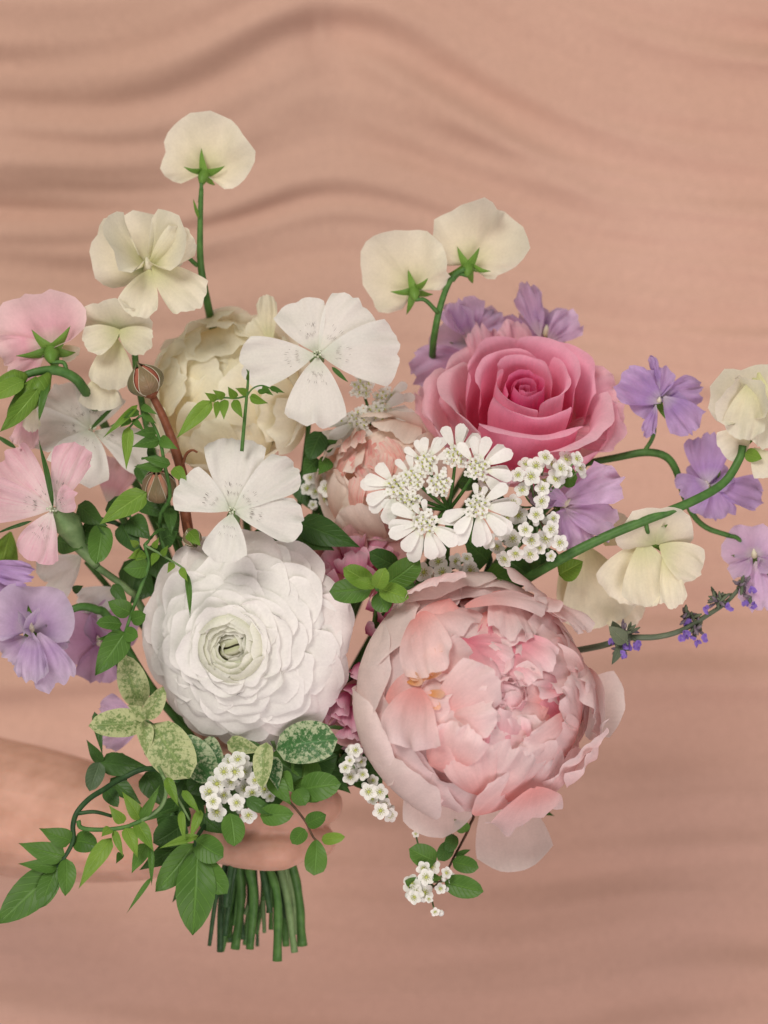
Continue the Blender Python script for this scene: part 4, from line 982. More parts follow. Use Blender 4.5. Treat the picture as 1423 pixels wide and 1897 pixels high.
# ------------------------------------------------------------------ spirea: clusters of small white florets
def bud_mesh():
    V, F, U = tube_data([(0, 0, -.0012), (0, 0, -.0004), (0, 0, .0008), (0, 0, .0018)], [0.0005, 0.0016, 0.0015, 0.0003], n=8, sides=8)
    me = bpy.data.meshes.new('floret_bud'); me.from_pydata([tuple(v) for v in V], [], F)
    ul = me.uv_layers.new(name='UVMap'); ul.data.foreach_set('uv', [c for f in F for i in f for c in U[i]])
    me.polygons.foreach_set('use_smooth', [True] * len(F)); me.materials.append(M['white_small'])
    return me
BUD = bud_mesh()
def spirea(label, pts, d, seed, stem_pts=None, leaves=(), rs=1.0, name='spirea_sprig'):
    c = W(sum(p[0] for p in pts) / len(pts), sum(p[1] for p in pts) / len(pts), d + .02)
    t = thing(name, label, 'flower sprig', Matrix.Translation(c), 'small white flower clusters'); inv = loc(t)
    rnd = random.Random(seed)
    hub_ = c
    for k, p in enumerate(pts):
        dd = d + rnd.uniform(-.006, .006)
        pos = W(p[0], p[1], dd)
        n = Vector((pos.x - c.x, 0, pos.z - c.z)) * 22
        m4 = inv @ frame(pos, (n.x + rnd.uniform(-.35, .35), n.z + rnd.uniform(-.2, .45), 1.0), rnd.uniform(0, 6)) @ Matrix.Scale(1.08 * rs * rnd.uniform(.82, 1.15) * (p[2] if len(p) > 2 else 1), 4)
        for j in range(rnd.choice([0, 1, 1])):      # unopened buds among the open flowers
            pb = W(p[0] + rnd.uniform(-16, 16), p[1] + rnd.uniform(-16, 16), dd + .003)
            link_copy('floret_bud', BUD, t, inv @ frame(pb, (rnd.uniform(-.6, .6), rnd.uniform(-.3, .8), 1.0)) @ Matrix.Scale(rnd.uniform(.7, 1.2), 4))
        f = link_copy('floret', FLORETS[k % 4], t, m4)
        e = bpy.data.objects.new('floret_center', EYES[k % 4]); COL.objects.link(e); e.parent = f
        tube('floret_stalk', [hub_, hub_.lerp(pos, .55) + Vector((0, .002, -.001)), pos], [0.0006, 0.0004], M['stem_pale'], t, n=5, sides=5, inv=inv)
    if stem_pts: tube('stem', [hub_] + stem_pts, [0.0009, 0.0012], M['twig'], t, inv=inv, sides=7)
    for l in leaves: leaf(t, *l[:4], **(l[4] if len(l) > 4 else {}))
    return t
spirea('dense white flower cluster under the pink rose, right of the lace flower',
       [(993, 863), (1023, 861), (1049, 851), (1068, 850, .8), (1029, 887), (984, 883), (968, 908), (950, 932), (1003, 928), (993, 953), (974, 981), (1011, 997), (950, 997), (921, 1012), (982, 1026), (1037, 1005), (1008, 890), (960, 880, .9), (1010, 848), (1038, 868), (975, 860, .9), (960, 955), (985, 1000), (1020, 980), (930, 985), (1005, 905), (1020, 1030, .8), (935, 1035, .9), (905, 1000), (940, 960), (1025, 960, .9), (1048, 875, .8), (1075, 868, .7), (1000, 1015, .9), (955, 1025, .9)], -.022, 3, [W(960, 1050, .02), GRIP])
spirea('small white flower cluster behind the lace flower centre', [(900, 892), (925, 905), (907, 915, .9), (935, 890, .8), (890, 905, .8)], -.006, 13, [GRIP])
spirea('white flower cluster just above the top of the pale peony',
       [(871, 1056), (840, 1075), (797, 1089), (785, 1060), (844, 1040), (812, 1040), (800, 1070, .8), (865, 1035, .8), (820, 1060)], -.010, 5, [GRIP])
spirea('white flower cluster hanging below the ranunculus in front of the hand',
       [(425, 1410), (441, 1407), (415, 1430), (435, 1430), (452, 1430), (402, 1452), (428, 1449), (388, 1466), (415, 1473), (454, 1462), (467, 1468), (490, 1462), (438, 1487), (402, 1504), (460, 1510), (450, 1410), (472, 1445, .9), (500, 1475, .8), (395, 1485, .8)], -.022, 6, [GRIP])
spirea('little white buds and flowers on dark leaves left of the pale peony base',
       [(651, 1390, .7), (659, 1390, .7), (648, 1409, .7), (640, 1422, .75), (651, 1427, .8), (669, 1411, .7), (672, 1435, .75), (649, 1440, .8), (683, 1467), (691, 1446, .8), (704, 1467), (705, 1502, 1.1), (723, 1510, .9), (690, 1480, .8), (712, 1490, .8)], -.010, 7, [GRIP],
       leaves=[((640, 1385), (705, 1470), 78, 'green_dark', dict(d=.012)), ((632, 1440), (690, 1375), 56, 'green_dark', dict(d=.014)), ((690, 1455), (722, 1485), 26, 'green_mid', dict(d=.004))])
t = spirea('hanging sprig of round leaves and white flowers below the peony',
       [(784, 1609), (800, 1606), (790, 1625), (763, 1638), (787, 1654), (771, 1652), (827, 1617, .7), (838, 1628, .7), (816, 1646, .6), (768, 1662, .8), (806, 1689, .5), (795, 1665, .6), (770, 1545, .5)], -.008, 8, None,
       leaves=[((808, 1596), (758, 1572), 44, 'green_mid', dict(d=-.004, a=.5, b=.5)), ((836, 1562), (812, 1594), 30, 'green_dark', dict(d=.0, a=.5, b=.5)), ((838, 1596), (887, 1608), 32, 'green_mid', dict(d=-.002, a=.5, b=.5)), ((824, 1634), (896, 1652), 42, 'green_mid', dict(d=-.006, a=.5, b=.6)),
               ((790, 1640), (750, 1632), 26, 'green_mid', dict(d=-.002, a=.5, b=.6)), ((866, 1540), (842, 1518), 26, 'green_mid', dict(d=.004)), ((812, 1622), (802, 1632), 18, 'green_mid', dict(d=-.010)), ((845, 1588), (872, 1574), 12, 'green_dark', dict(d=.0)), ((840, 1545), (830, 1580), 26, 'green_dark', dict(d=.002, a=.5, b=.5))])
tube('stem', [W(795, 1650, -.004), W(822, 1625, -.002), W(840, 1590, .0), W(856, 1560, .004), W(870, 1530, .01), W(872, 1495, .02), W(800, 1400, .05), GRIP], [0.0004, 0.0006, 0.0007, 0.0009], M['twig'], t, inv=loc(t), sides=7)
spirea('shaded white flower cluster behind the right petals of the lower white star-shaped bloom',
       [(575, 885), (592, 890), (605, 905), (585, 910), (612, 885, .9), (570, 905, .8), (600, 925, .8), (580, 935, .7)], .020, 9, [GRIP])

# ------------------------------------------------------------------ foliage sprays
def spray(name, label, base, stems, leaves, cat='foliage', grp=None):
    t = thing(name, label, cat, Matrix.Translation(W(*base)), grp); inv = loc(t)
    for pts, r, mt in stems: tube('stem', [W(*p) for p in pts], r, M[mt], t, inv=inv, sides=7)
    for l in leaves:
        kw = l[4] if len(l) > 4 else {}
        leaf(t, l[0], l[1], l[2], l[3], **kw)
    return t
J = dict(a=.55, b=1.25)
def D(d, dt=None, **k):
    q = dict(J); q['d'] = d
    if dt is not None: q['dt'] = dt
    q.update(k); return q
d = -.030
spray('jasmine_vine', 'jasmine vine with dark pinnate leaves reaching the left edge at the bottom', (280, 1425, 0), [
    ([(103, 1608, d), (122, 1585, d), (136, 1556, d), (135, 1530, d), (143, 1505, d), (165, 1480, d + .004), (190, 1464, d + .008), (230, 1440, d + .015), (285, 1424, d + .02), (400, 1450, .03)], [0.0008, 0.0012, 0.0013, 0.0013], 'stem_dark'),
    ([(143, 1507, d), (175, 1504, d), (207, 1512, d + .004)], [0.0010, 0.0008], 'stem_dark')], [
    ((112, 1600), (-6, 1712), 64, 'green_mid', D(d, d - .006, a=.7, b=.9)), ((134, 1557), (72, 1534), 36, 'green_mid', D(d)), ((121, 1586), (34, 1562), 40, 'green_mid', D(d)),
    ((108, 1606), (33, 1600), 26, 'green_mid', D(d)), ((106, 1606), (73, 1683), 38, 'green_mid', D(d, a=.6, b=.7)), ((122, 1590), (121, 1660), 34, 'green_mid', D(d, a=.6, b=.8)), ((137, 1557), (182, 1568), 40, 'green_mid', D(d + .002, a=.5, b=.55)),
    ((186, 1412), (278, 1422), 44, 'green_dark', D(.0)), ((188, 1414), (160, 1370), 22, 'green_dark', D(.0)), ((185, 1412), (166, 1466), 34, 'green_grey', D(-.006, a=.5, b=.6)), ((196, 1462), (219, 1495), 28, 'green_dark', D(-.01, a=.5, b=.7)),
    ((205, 1442), (262, 1490), 34, 'green_dark', D(.0)), ((175, 1318), (190, 1400), 16, 'green_dark', D(.0)), ((210, 1395), (235, 1455), 40, 'green_dark', D(.006))])
d = -.036
spray('jasmine_vine', 'bright young jasmine shoot with yellow-green leaves at lower left', (330, 1500, 0), [
    ([(145, 1520, d), (152, 1534, d), (190, 1537, d), (232, 1532, d), (262, 1520, d), (300, 1508, d + .01), (340, 1495, .0), (420, 1480, .03)], [0.0011, 0.0010, 0.0010, 0.0012], 'stem'),
    ([(262, 1520, d), (298, 1495, d), (308, 1460, d), (296, 1425, d + .01), (270, 1395, d + .02)], [0.0010, 0.0008], 'stem_pale'),
    ([(300, 1435, d), (330, 1480, d), (352, 1520, d)], [0.0007, 0.0005], 'stem_pale')], [
    ((260, 1518), (226, 1466), 26, 'green_bright', D(d, a=.6)), ((229, 1525), (202, 1492), 22, 'green_bright', D(d)), ((261, 1518), (296, 1455), 20, 'green_mid', D(d)), ((253, 1522), (285, 1577), 28, 'green_bright', D(d)),
    ((233, 1532), (255, 1590), 26, 'green_bright', D(d)), ((207, 1552), (146, 1646), 32, 'green_bright', D(d, d - .008)), ((211, 1538), (229, 1588), 15, 'green_bright', D(d)), ((206, 1534), (188, 1550), 18, 'green_bright', D(d)),
    ((272, 1562), (244, 1618), 28, 'green_mid', D(d + .004)), ((279, 1568), (281, 1640), 12, 'green_mid', D(d)), ((281, 1625), (234, 1693), 9, 'green_mid', D(d)), ((309, 1440), (331, 1494), 20, 'green_bright', D(d)), ((336, 1502), (343, 1560), 14, 'green_bright', D(d)),
    ((338, 1464), (372, 1510), 16, 'green_bright', D(d)), ((372, 1500), (352, 1555), 18, 'green_bright', D(d)), ((368, 1548), (294, 1572), 16, 'green_bright', D(d)), ((345, 1522), (284, 1562), 54, 'green_dark', D(-.012, a=.5, b=.6)), ((338, 1562), (258, 1612), 40, 'green_dark', D(-.012)), ((225, 1580), (215, 1600), 14, 'green_mid', D(-.02)),
    ((300, 1490), (352, 1530), 60, 'green_dark', D(.004, a=.5, b=.6))])
d = -.030
spray('jasmine_vine', 'large dark green three-part leaf hanging beside the cut stems', (362, 1560, 0), [
    ([(400, 1500, .01), (372, 1540, d + .01), (362, 1562, d), (366, 1590, d)], [0.0010, 0.0009], 'stem_dark')], [
    ((360, 1562), (288, 1652), 52, 'green_mid', D(d, a=.6, b=.8)), ((362, 1556), (414, 1588), 50, 'green_mid', D(d, a=.5, b=.5)), ((366, 1572), (357, 1733), 72, 'green_mid', D(d, a=.75, b=.85)), ((370, 1592), (421, 1656), 46, 'green_mid', D(d, a=.6, b=.6)), ((352, 1630), (319, 1672), 22, 'green_dark', D(.02))])
d = -.028
spray('leafy_sprig', 'small round-leaved twig hanging in front of the fingers', (530, 1480, 0), [
    ([(520, 1470, -.01), (545, 1495, d), (566, 1522, d), (580, 1550, d), (590, 1560, d)], [0.0006, 0.0005], 'twig')], [
    ((567, 1527), (604, 1509), 30, 'green_mid', D(d, a=.5, b=.55)), ((565, 1536), (541, 1563), 30, 'green_mid', D(d, a=.5, b=.55)), ((586, 1554), (582, 1622), 42, 'green_mid', D(d, a=.8, b=.45)), ((596, 1556), (639, 1550), 22, 'green_bright', D(d, a=.5, b=.55)),
    ((426, 1506), (434, 1568), 44, 'green_mid', D(d + .004, a=.6, b=.6)), ((482, 1512), (544, 1508), 40, 'green_mid', D(d + .004, a=.5, b=.6)), ((456, 1480), (520, 1512), 26, 'green_dark', D(d + .006)), ((548, 1462), (566, 1492), 34, 'green_mid', D(d + .004, a=.5, b=.5)),
    ((556, 1462), (632, 1452), 54, 'green_mid', D(d + .006, a=.5, b=.6)), ((500, 1440), (540, 1492), 34, 'green_mid', D(d + .008)), ((520, 1430), (545, 1470), 30, 'green_mid', D(d + .01)), ((580, 1440), (625, 1415), 40, 'green_dark', D(.0)), ((375, 1510), (420, 1545), 40, 'green_dark', D(-.01)), ((470, 1420), (425, 1520), 70, 'green_dark', D(.006)), ((520, 1400), (600, 1470), 70, 'green_dark', D(.01)), ((440, 1400), (390, 1500), 70, 'green_dark', D(.008)), ((330, 1420), (380, 1510), 70, 'green_dark', D(.008))])
d = -.034
spray('jasmine_vine', 'fine pinnate jasmine shoot standing in front of the cream rose', (449, 834, -.03), [
    ([(448, 836, d), (452, 790, d), (457, 735, d), (460, 695, d), (457, 684, d)], [0.0009, 0.0008, 0.0006, 0.0002], 'stem'), ([(459, 733, d), (437, 738, d), (416, 737, d), (392, 742, d)], [0.0005, 0.0004], 'stem'), ([(457, 735, d), (468, 720, d), (485, 714, d), (502, 720, d), (515, 728, d)], [0.0004, 0.0003], 'stem')], [
    ((392, 742), (327, 812), 30, 'green_bright', D(d)), ((402, 741), (379, 727), 15, 'green_bright', D(d)), ((416, 737), (394, 722), 15, 'green_bright', D(d)), ((437, 738), (422, 716), 16, 'green_bright', D(d)), ((459, 730), (436, 719), 14, 'green_bright', D(d)),
    ((403, 743), (400, 776), 14, 'green_bright', D(d)), ((416, 740), (415, 778), 18, 'green_bright', D(d)), ((433, 741), (450, 775), 18, 'green_bright', D(d)), ((463, 735), (497, 747), 18, 'green_bright', D(d)), ((486, 716), (507, 733), 11, 'green_mid', D(d)), ((500, 718), (528, 728), 10, 'green_mid', D(d)), ((458, 705), (462, 684), 6, 'green_mid', D(d)), ((478, 726), (500, 724), 10, 'green_mid', D(d))])
d = -.026
spray('jasmine_vine', 'feathery jasmine leaves curling round the rosebud stems at left', (300, 900, -.01), [
    ([(240, 792, d), (262, 770, d), (280, 780, d), (296, 815, d), (305, 860, d), (315, 920, d + .01), (300, 1000, .0), (400, 1300, .03)], [0.0005, 0.0007, 0.0009, 0.001], 'stem'), ([(258, 768, d), (230, 775, d), (205, 790, d)], [0.0004, 0.0003], 'stem'), ([(262, 850, d), (290, 845, d), (303, 855, d)], [0.0005], 'stem')], [
    ((238, 790), (234, 870), 22, 'green_bright', D(d)), ((255, 750), (190, 812), 14, 'green_bright', D(d, bend=.12)), ((262, 752), (292, 768), 14, 'green_mid', D(d)), ((258, 762), (228, 775), 14, 'green_mid', D(d)), ((265, 765), (290, 785), 14, 'green_mid', D(d)), ((242, 775), (222, 792), 14, 'green_mid', D(d)), ((246, 776), (268, 800), 12, 'green_mid', D(d)),
    ((296, 815), (244, 828), 24, 'green_mid', D(d)), ((296, 812), (330, 832), 22, 'green_mid', D(d)), ((290, 800), (248, 803), 20, 'green_mid', D(d)), ((316, 860), (262, 847), 20, 'green_mid', D(d)), ((304, 866), (248, 864), 20, 'green_mid', D(d)), ((322, 866), (347, 898), 24, 'green_bright', D(d)), ((272, 912), (184, 972), 44, 'green_bright', D(d)), ((282, 850), (276, 815), 14, 'green_dark', D(d + .004))])
d = -.026
spray('jasmine_vine', 'bright pinnate jasmine leaf trailing left of the ranunculus', (260, 1050, -.01), [
    ([(268, 1010, d), (275, 1045, d), (262, 1085, d), (246, 1130, d), (232, 1172, d)], [0.0007, 0.0009, 0.0007], 'stem'), ([(268, 1010, d), (290, 1022, d), (320, 1040, d), (342, 1056, d), (350, 1080, d)], [0.0006, 0.0004], 'stem_pale'), ([(268, 1010, d), (300, 980, -.01), (340, 1000, .01)], [0.0008], 'stem')], [
    ((244, 1135), (200, 1114), 34, 'green_mid', D(d, a=.55, b=.8)), ((226, 1156), (178, 1154), 26, 'green_mid', D(d, a=.5, b=.6)), ((243, 1148), (270, 1138), 28, 'green_mid', D(d, a=.5, b=.5)), ((232, 1170), (176, 1252), 50, 'green_mid', D(d, a=.5, b=1.0)), ((226, 1178), (179, 1184), 18, 'green_mid', D(d)), ((230, 1170), (256, 1180), 28, 'green_mid', D(d, a=.5, b=.5)), ((275, 1050), (228, 1054), 38, 'green_mid', D(d, a=.5, b=.9)),
    ((262, 1022), (236, 1035), 18, 'green_bright', D(d)), ((268, 1024), (250, 1040), 18, 'green_bright', D(d)), ((290, 1024), (280, 1050), 16, 'green_bright', D(d)), ((300, 1030), (312, 1010), 12, 'green_bright', D(d)), ((320, 1042), (310, 1062), 14, 'green_bright', D(d)), ((345, 1060), (352, 1145), 12, 'green_mid', D(d - .012)), ((335, 1052), (348, 1078), 14, 'green_bright', D(d - .012)), ((255, 1012), (240, 1000), 14, 'green_bright', D(d)), ((285, 1015), (295, 995), 12, 'green_bright', D(d))])
d = -.012
V1 = dict(a=.5, b=.6)
spray('variegated_mint', 'variegated cream and green mint leaves at the lower left of the ranunculus', (268, 1335, 0), [
    ([(268, 1336, d), (300, 1360, .01), (380, 1430, .02), (460, 1490, .03)], [0.0016, 0.0018], 'stem_pale')], [
    ((262, 1312), (228, 1212), 54, 'green_var', D(d, a=.55, b=.6, serr=.04)), ((272, 1338), (164, 1345), 54, 'green_var', D(d - .004, a=.5, b=.6, serr=.04)), ((268, 1334), (303, 1272), 36, 'green_var', D(d - .008, a=.5, b=.6)), ((270, 1332), (236, 1306), 26, 'green_var', D(d - .010)), ((266, 1336), (272, 1404), 32, 'green_var', D(d - .006)),
    ((285, 1340), (352, 1442), 84, 'green_var', D(d - .004, **{'a': .5, 'b': .5}, bend=.14)), ((330, 1365), (395, 1450), 66, 'green_var2', D(d + .004, a=.5, b=.5)), ((300, 1360), (330, 1450), 60, 'green_var2', D(d + .006, a=.5, b=.5)), ((370, 1375), (420, 1420), 50, 'green_var2', D(d + .006)), ((222, 1228), (244, 1290), 18, 'green_dark', D(.004))])
spray('variegated_mint', 'variegated mint leaves tucked under the right rim of the ranunculus', (500, 1390, 0), [
    ([(505, 1370, -.004), (520, 1420, .01), (490, 1490, .03)], [0.0014], 'stem_pale')], [
    ((512, 1388), (626, 1370), 78, 'green_var2', D(-.012, a=.5, b=.42)), ((494, 1375), (486, 1462), 38, 'green_var', D(-.024, a=.45, b=.7)), ((498, 1400), (515, 1465), 36, 'green_var2', D(-.018)), ((420, 1375), (490, 1392), 34, 'green_var', D(-.010)), ((560, 1350), (600, 1335), 36, 'green_var2', D(.0)), ((545, 1400), (610, 1410), 44, 'green_mid', D(-.002))])
d = -.030
spray('mint_sprig', 'fresh green mint tip nestled between the ranunculus, peony and lace flower', (695, 1090, 0), [
    ([(698, 1088, d), (700, 1120, -.01), (640, 1350, .03), (480, 1500, .03)], [0.0012], 'stem')], [
    ((692, 1085), (636, 1052), 38, 'green_bright', D(d, a=.5, b=.5)), ((690, 1090), (610, 1096), 48, 'green_mid', D(d + .002, a=.5, b=.5)), ((697, 1086), (658, 1074), 20, 'green_bright', D(d - .006, a=.5, b=.6)), ((698, 1090), (714, 1052), 30, 'green_bright', D(d - .008, a=.5, b=.5)), ((702, 1090), (758, 1108), 36, 'green_bright', D(d - .004, a=.5, b=.5)),
    ((718, 1080), (778, 1036), 50, 'green_mid', D(d + .01, a=.5, b=.5)), ((702, 1096), (718, 1134), 40, 'green_mid', D(d + .006, a=.5, b=.5)), ((735, 1050), (684, 1022), 40, 'green_dark', D(.0, a=.5, b=.5)), ((730, 1090), (770, 1085), 50, 'green_dark', D(.0, a=.5, b=.5))])
# dark leafy filling between the blooms
spray('leafy_sprig', 'dark leaves right of the lower white star-shaped bloom', (560, 990, .02), [([(540, 985, .012), (600, 1000, .02), (560, 1250, .04), (480, 1500, .03)], [0.0012], 'stem_dark')], [
    ((552, 968), (668, 1014), 56, 'green_dark', D(.0)), ((545, 985), (620, 1020), 50, 'green_dark', D(.002)), ((500, 985), (560, 1025), 50, 'green_dark', D(.0)), ((535, 1000), (548, 1040), 14, 'green_mid', D(-.01)), ((470, 985), (520, 1020), 40, 'green_dark', D(.004)), ((596, 800), (572, 852), 40, 'green_dark', D(.012, a=.5, b=.6)), ((600, 830), (626, 815), 26, 'green_dark', D(.014)), ((590, 850), (560, 880), 40, 'green_dark', D(.016)), ((610, 850), (590, 880), 30, 'green_mid', D(.012)), ((560, 870), (600, 960), 70, 'green_dark', D(.034)), ((620, 880), (580, 960), 60, 'green_dark', D(.036))])
spray('leafy_sprig', 'dark leaves massed under the shaded white star-shaped bloom at left', (250, 980, .01), [([(180, 960, .0), (240, 990, .01), (330, 1150, .03), (480, 1500, .03)], [0.0012], 'stem_dark')], [
    ((145, 935), (200, 975), 40, 'green_dark', D(-.002)), ((150, 980), (205, 1000), 44, 'green_dark', D(-.002)), ((105, 1000), (155, 1015), 44, 'green_dark', D(.0)), ((190, 970), (178, 1045), 46, 'green_mid', D(-.006, a=.5, b=.6)), ((200, 930), (245, 960), 40, 'green_dark', D(.0)), ((240, 960), (280, 1000), 44, 'green_dark', D(.004)), ((225, 970), (260, 1030), 44, 'green_dark', D(.004)),
    ((260, 930), (310, 960), 40, 'green_dark', D(.006)), ((300, 940), (330, 1000), 50, 'green_dark', D(.01)), ((300, 1000), (330, 985), 40, 'green_dark', D(-.004)), ((315, 940), (318, 990), 26, 'green_dark', D(-.006)), ((209, 1083), (240, 1128), 24, 'green_dark', D(-.008)), ((280, 1010), (300, 1080), 60, 'green_dark', D(.02)), ((230, 1040), (290, 1110), 60, 'green_dark', D(.024)), ((60, 1035), (75, 1015), 14, 'green_dark', D(.0)), ((290, 1060), (240, 1120), 50, 'green_dark', D(.024)), ((135, 1095), (155, 1085), 16, 'green_dark', D(.01)), ((255, 860), (290, 920), 30, 'green_dark', D(.012)), ((350, 985), (372, 1012), 26, 'green_bright', D(-.014))])
spray('leafy_sprig', 'dark leaves in the gap above the peony and below the lace flower', (880, 1030, .02), [([(870, 1000, .01), (900, 1060, .02), (700, 1300, .05), (480, 1500, .03)], [0.0012], 'stem_dark')], [
    ((905, 1040), (860, 1005), 60, 'green_dark', D(.006)), ((930, 1030), (990, 1070), 60, 'green_dark', D(.006)), ((900, 1060), (960, 1085), 50, 'green_mid', D(.0)), ((880, 1070), (930, 1075), 26, 'green_bright', D(-.004)), ((970, 1040), (1030, 1050), 50, 'green_dark', D(.006)), ((1030, 1020), (1000, 1060), 40, 'green_dark', D(.0)), ((880, 980), (872, 1010), 22, 'green_mid', D(-.012)), ((850, 890), (900, 900), 36, 'green_dark', D(.004)), ((890, 910), (940, 930), 40, 'green_dark', D(.01)), ((840, 960), (900, 1010), 60, 'green_dark', D(.02)), ((930, 960), (1000, 1000), 70, 'green_dark', D(.02)), ((1040, 880), (1070, 885), 40, 'green_mid', D(-.012, a=.5, b=.4)), ((760, 1060), (800, 1120), 50, 'green_dark', D(.02)), ((720, 1030), (690, 1090), 60, 'green_dark', D(.026))])
spray('leafy_sprig', 'dark green leaves filling the gap right under the ranunculus rim', (480, 1410, .0), [([(470, 1400, .0), (500, 1450, .01), (480, 1500, .03)], [0.001], 'stem_dark')], [
    ((430, 1390), (500, 1420), 60, 'green_dark', D(-.004, a=.5, b=.6)), ((500, 1400), (560, 1440), 60, 'green_dark', D(-.006, a=.5, b=.6)), ((600, 1395), (540, 1430), 60, 'green_mid', D(-.006, a=.5, b=.6)), ((560, 1420), (625, 1400), 60, 'green_dark', D(-.004, a=.5, b=.6)), ((520, 1440), (480, 1500), 60, 'green_dark', D(-.004, a=.5, b=.6)), ((400, 1410), (350, 1470), 60, 'green_dark', D(-.002, a=.5, b=.6)), ((640, 1380), (600, 1350), 50, 'green_dark', D(.0, a=.5, b=.6)), ((390, 1480), (440, 1530), 56, 'green_dark', D(-.006, a=.5, b=.6)), ((540, 1450), (600, 1480), 40, 'green_mid', D(-.008, a=.5, b=.6)), ((330, 1480), (300, 1540), 50, 'green_dark', D(-.004, a=.5, b=.6))])
spray('leafy_sprig', 'dark leaves behind the stems bound below the ranunculus and peony', (560, 1420, .02), [([(560, 1380, .02), (520, 1440, .03), (480, 1500, .03)], [0.0012], 'stem_dark')], [
    ((560, 1380), (640, 1420), 70, 'green_dark', D(.016)), ((610, 1360), (660, 1400), 50, 'green_dark', D(.016)), ((480, 1400), (560, 1440), 70, 'green_dark', D(.016)), ((300, 1400), (340, 1480), 70, 'green_dark', D(.01)), ((360, 1440), (420, 1500), 70, 'green_dark', D(.014)), ((270, 1430), (310, 1500), 50, 'green_dark', D(.006)), ((580, 1420), (650, 1470), 50, 'green_dark', D(.01)), ((1000, 1500), (1028, 1512), 12, 'green_dark', D(.03))])

# ------------------------------------------------------------------ catmint sprig at right
def catmint():
    t = thing('catmint_sprig', 'purple-flowered catmint sprig poking out to the right above the peony', 'flower sprig', Matrix.Translation(W(1110, 1200, .0))); inv = loc(t)
    P = [(1040, 1210, .03), (1115, 1196, .004), (1160, 1182, .0), (1215, 1180, .0), (1262, 1168, .0), (1310, 1140, .002), (1350, 1112, .004), (1385, 1070, .006)]
    tube('stem', [W(*p) for p in P], [0.0016, 0.0015, 0.0012, 0.0009], M['catmint'], t, inv=inv)
    stem_to_grip(t, W(1045, 1209, .028), r=0.0014)
    rnd = random.Random(4)
    for cx, cy, n, sp, nf in ((1158, 1172, 26, 26, 6), (1275, 1140, 16, 20, 2), (1288, 1162, 18, 22, 6), (1330, 1112, 22, 26, 2), (1378, 1082, 14, 20, 1), (1150, 1200, 10, 16, 4), (1385, 1110, 8, 14, 2)):
        for k in range(n):
            a = rnd.uniform(0, 6.28); q = rnd.uniform(.5, 1)
            p0 = W(cx + rnd.uniform(-6, 6), cy + rnd.uniform(-6, 6), rnd.uniform(-.004, .006)); p1 = p0 + Vector((cos(a) * q, rnd.uniform(-.8, .3), sin(a) * q)) * sp * S
            tube('floret_calyx', [p0, p0.lerp(p1, .6), p1], [0.0004, 0.0010, 0.0003], M['catmint' if rnd.random() < .62 else 'catmint_calyx'], t, n=5, sides=6, inv=inv)
        for k in range(nf):
            a = rnd.uniform(-2.6, -0.4); r = rnd.uniform(.7, 1.5) * sp
            p = W(cx + cos(a) * r, cy - sin(a) * r, rnd.uniform(-.008, .002))

            for j in range(2):
                m4 = inv @ frame(p, (rnd.uniform(-1, 1), rnd.uniform(-.6, .6), .8), rnd.uniform(0, 6))
                V, F, U = fan_data(0.0022 * rnd.uniform(.8, 1.3), 2.2, .9, .7, .2, .2, .1, .15, 4, rnd.uniform(0, 9), na=8, ns=3)
                mk('floret_lip', [m4 @ v for v in V], F, M['catmint_flower'], t, U)
    leaf(t, (1160, 1190), (1128, 1160), 30, 'catmint', -.004); leaf(t, (1150, 1195), (1133, 1232), 16, 'catmint', -.002); leaf(t, (1150, 1185), (1135, 1150), 26, 'catmint', .002)
catmint()

# ------------------------------------------------------------------ hand and forearm
def person():
    V, F = [], []
    def limb(pts, radii, sides=14):
        pts = [(p[0], p[1], p[2] + 0.013) for p in pts]
        v, f, _ = tube_data([W(*p) for p in pts], radii, n=(len(pts) - 1) * 6, sides=sides)
        b = len(V); V.extend(v); F.extend(tuple(i + b for i in q) for q in f)
        for p, r in ((pts[0], radii[0]), (pts[-1], radii[-1])):      # round ends
            c = W(*p); b = len(V); n = 8
            for i in range(n + 1):
                for j in range(12):
                    th = pi * i / n; a = 2 * pi * j / 12
                    V.append(c + Vector((sin(th) * cos(a), sin(th) * sin(a), cos(th))) * r)
            for i in range(n):
                for j in range(12): F.append((b + i * 12 + j, b + (i + 1) * 12 + j, b + (i + 1) * 12 + (j + 1) % 12, b + i * 12 + (j + 1) % 12))
    # forearm, wrist, palm
    limb([(-330, 1440, .14), (-120, 1475, .115), (60, 1505, .095), (200, 1528, .075), (300, 1530, .058), (370, 1500, .05), (410, 1465, .046)], [.038, .037, .034, .029, .0245, .026, .024], 20)
    limb([(330, 1520, .052), (400, 1400, .044)], [.022, .020]); limb([(345, 1530, .046), (400, 1540, .03)], [.02, .016])
    limb([(400, 1400, .044), (420, 1470, .046), (415, 1540, .036)], [.017, .018, .0155])
    # four fingers wrap round the stems in front, little finger lowest
    for y, r, x0 in ((1345, .0095, 0), (1424, .0100, 4), (1497, .0100, 4), (1564, .0090, -6)):
        b_ = 12 if y > 1550 else 2
        limb([(404 + x0, y - b_, .030), (430 + x0, y, .008), (476 + x0, y + b_, -.004), (526 + x0, y + b_ * .8, -.004), (572 + x0, y - 6, .010), (597 + x0, y - 6, .028), (580 + x0, y, .045)],
             [r * 1.2, r * 1.12, r, r * 1.10, r * .92, r * .92, r * .82])
    # thumb lies over the top
    limb([(400, 1420, .04), (450, 1345, .045), (520, 1320, .04), (560, 1325, .03)], [.015, .012, .010, .0085])
    o = mk('person', V, F, M['skin'])
    o['label'] = 'bare hand and forearm coming from the left, gripping the bouquet stems'; o['category'] = 'person'
    m = o.modifiers.new('remesh', 'REMESH'); m.mode = 'VOXEL'; m.voxel_size = 0.0013; m.use_smooth_shade = True
    s = o.modifiers.new('smooth', 'SMOOTH'); s.factor = 0.5; s.iterations = 2
person()

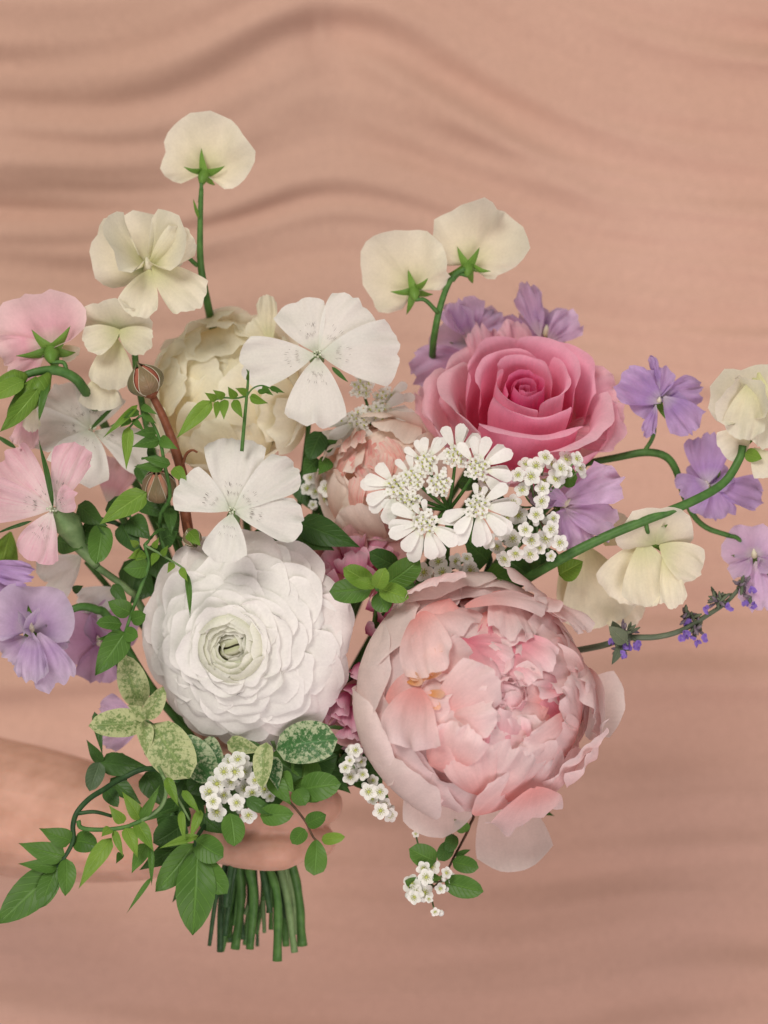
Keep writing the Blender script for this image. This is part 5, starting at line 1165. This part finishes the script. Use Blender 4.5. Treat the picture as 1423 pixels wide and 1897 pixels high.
# ------------------------------------------------------------------ cut stems below the hand
rnd = random.Random(17)
LABS = {0: 'leftmost dark green cut stem end of the bundle below the hand', 1: 'green cut stem end second from the left in the bundle', 3: 'green cut stem end left of the middle of the bundle', 5: 'dark green cut stem in the front middle of the bundle', 7: 'pale yellow-green cut stem in the middle of the bundle', 9: 'longest cut stem, reaching lowest of the bundle', 11: 'thickest green cut stem, near the right of the bundle', 12: 'rightmost green cut stem end of the bundle'}
ends = [(388, 1752, .02, 12, 'stem_dark'), (410, 1762, .03, 14, 'stem'), (424, 1745, .035, 12, 'stem_dark'), (436, 1758, .024, 14, 'stem'), (450, 1740, .038, 13, 'stem_dark'), (463, 1758, .016, 15, 'stem'), (476, 1730, .04, 12, 'stem'),
        (490, 1728, .03, 12, 'stem_pale'), (505, 1680, .04, 13, 'stem_dark'), (514, 1780, .014, 14, 'stem'), (528, 1750, .034, 13, 'stem_dark'), (546, 1764, .020, 17, 'stem_pale'), (560, 1752, .03, 15, 'stem'), (405, 1700, .04, 12, 'stem_dark'), (545, 1700, .04, 13, 'stem_dark'), (470, 1690, .036, 13, 'stem_dark'), (420, 1680, .012, 13, 'stem_dark'), (500, 1690, .012, 12, 'stem_dark'), (440, 1700, .03, 14, 'stem_dark'), (530, 1700, .026, 14, 'stem_dark'), (487, 1660, .02, 14, 'stem_dark')] + [(rnd.uniform(395, 552), rnd.uniform(1690, 1768), rnd.uniform(.012, .046), rnd.uniform(8, 12), rnd.choice(['stem', 'stem_dark'])) for _ in range(14)]
for i, (x, y, d, w, mt) in enumerate(ends):
    w *= rnd.uniform(0.70, 1.25); xs = 474 + (x - 474) * 0.66 + rnd.uniform(-10, 10)
    p = [(xs * .6 + 480 * .4, 1450, .026), (xs, 1580, d * .7 + .006), (x * .6 + xs * .4 + rnd.uniform(-9, 9), 1660, d), (x, y, d)]
    mt = rnd.choice(['stem', 'stem', 'stem_dark', 'stem_dark', 'stem_pale']) if i > 12 else mt
    t = tube('cut_stem', [W(*q) for q in p], [w * S * .48] + [w * S * rnd.uniform(.40, .60) for _ in range(9)], M[mt], None, sides=9, n=24)
    t['label'] = LABS.get(i, 'thin green cut stem among the bundle below the hand'); t['category'] = 'stem'; t['group'] = 'cut stem ends below the hand'
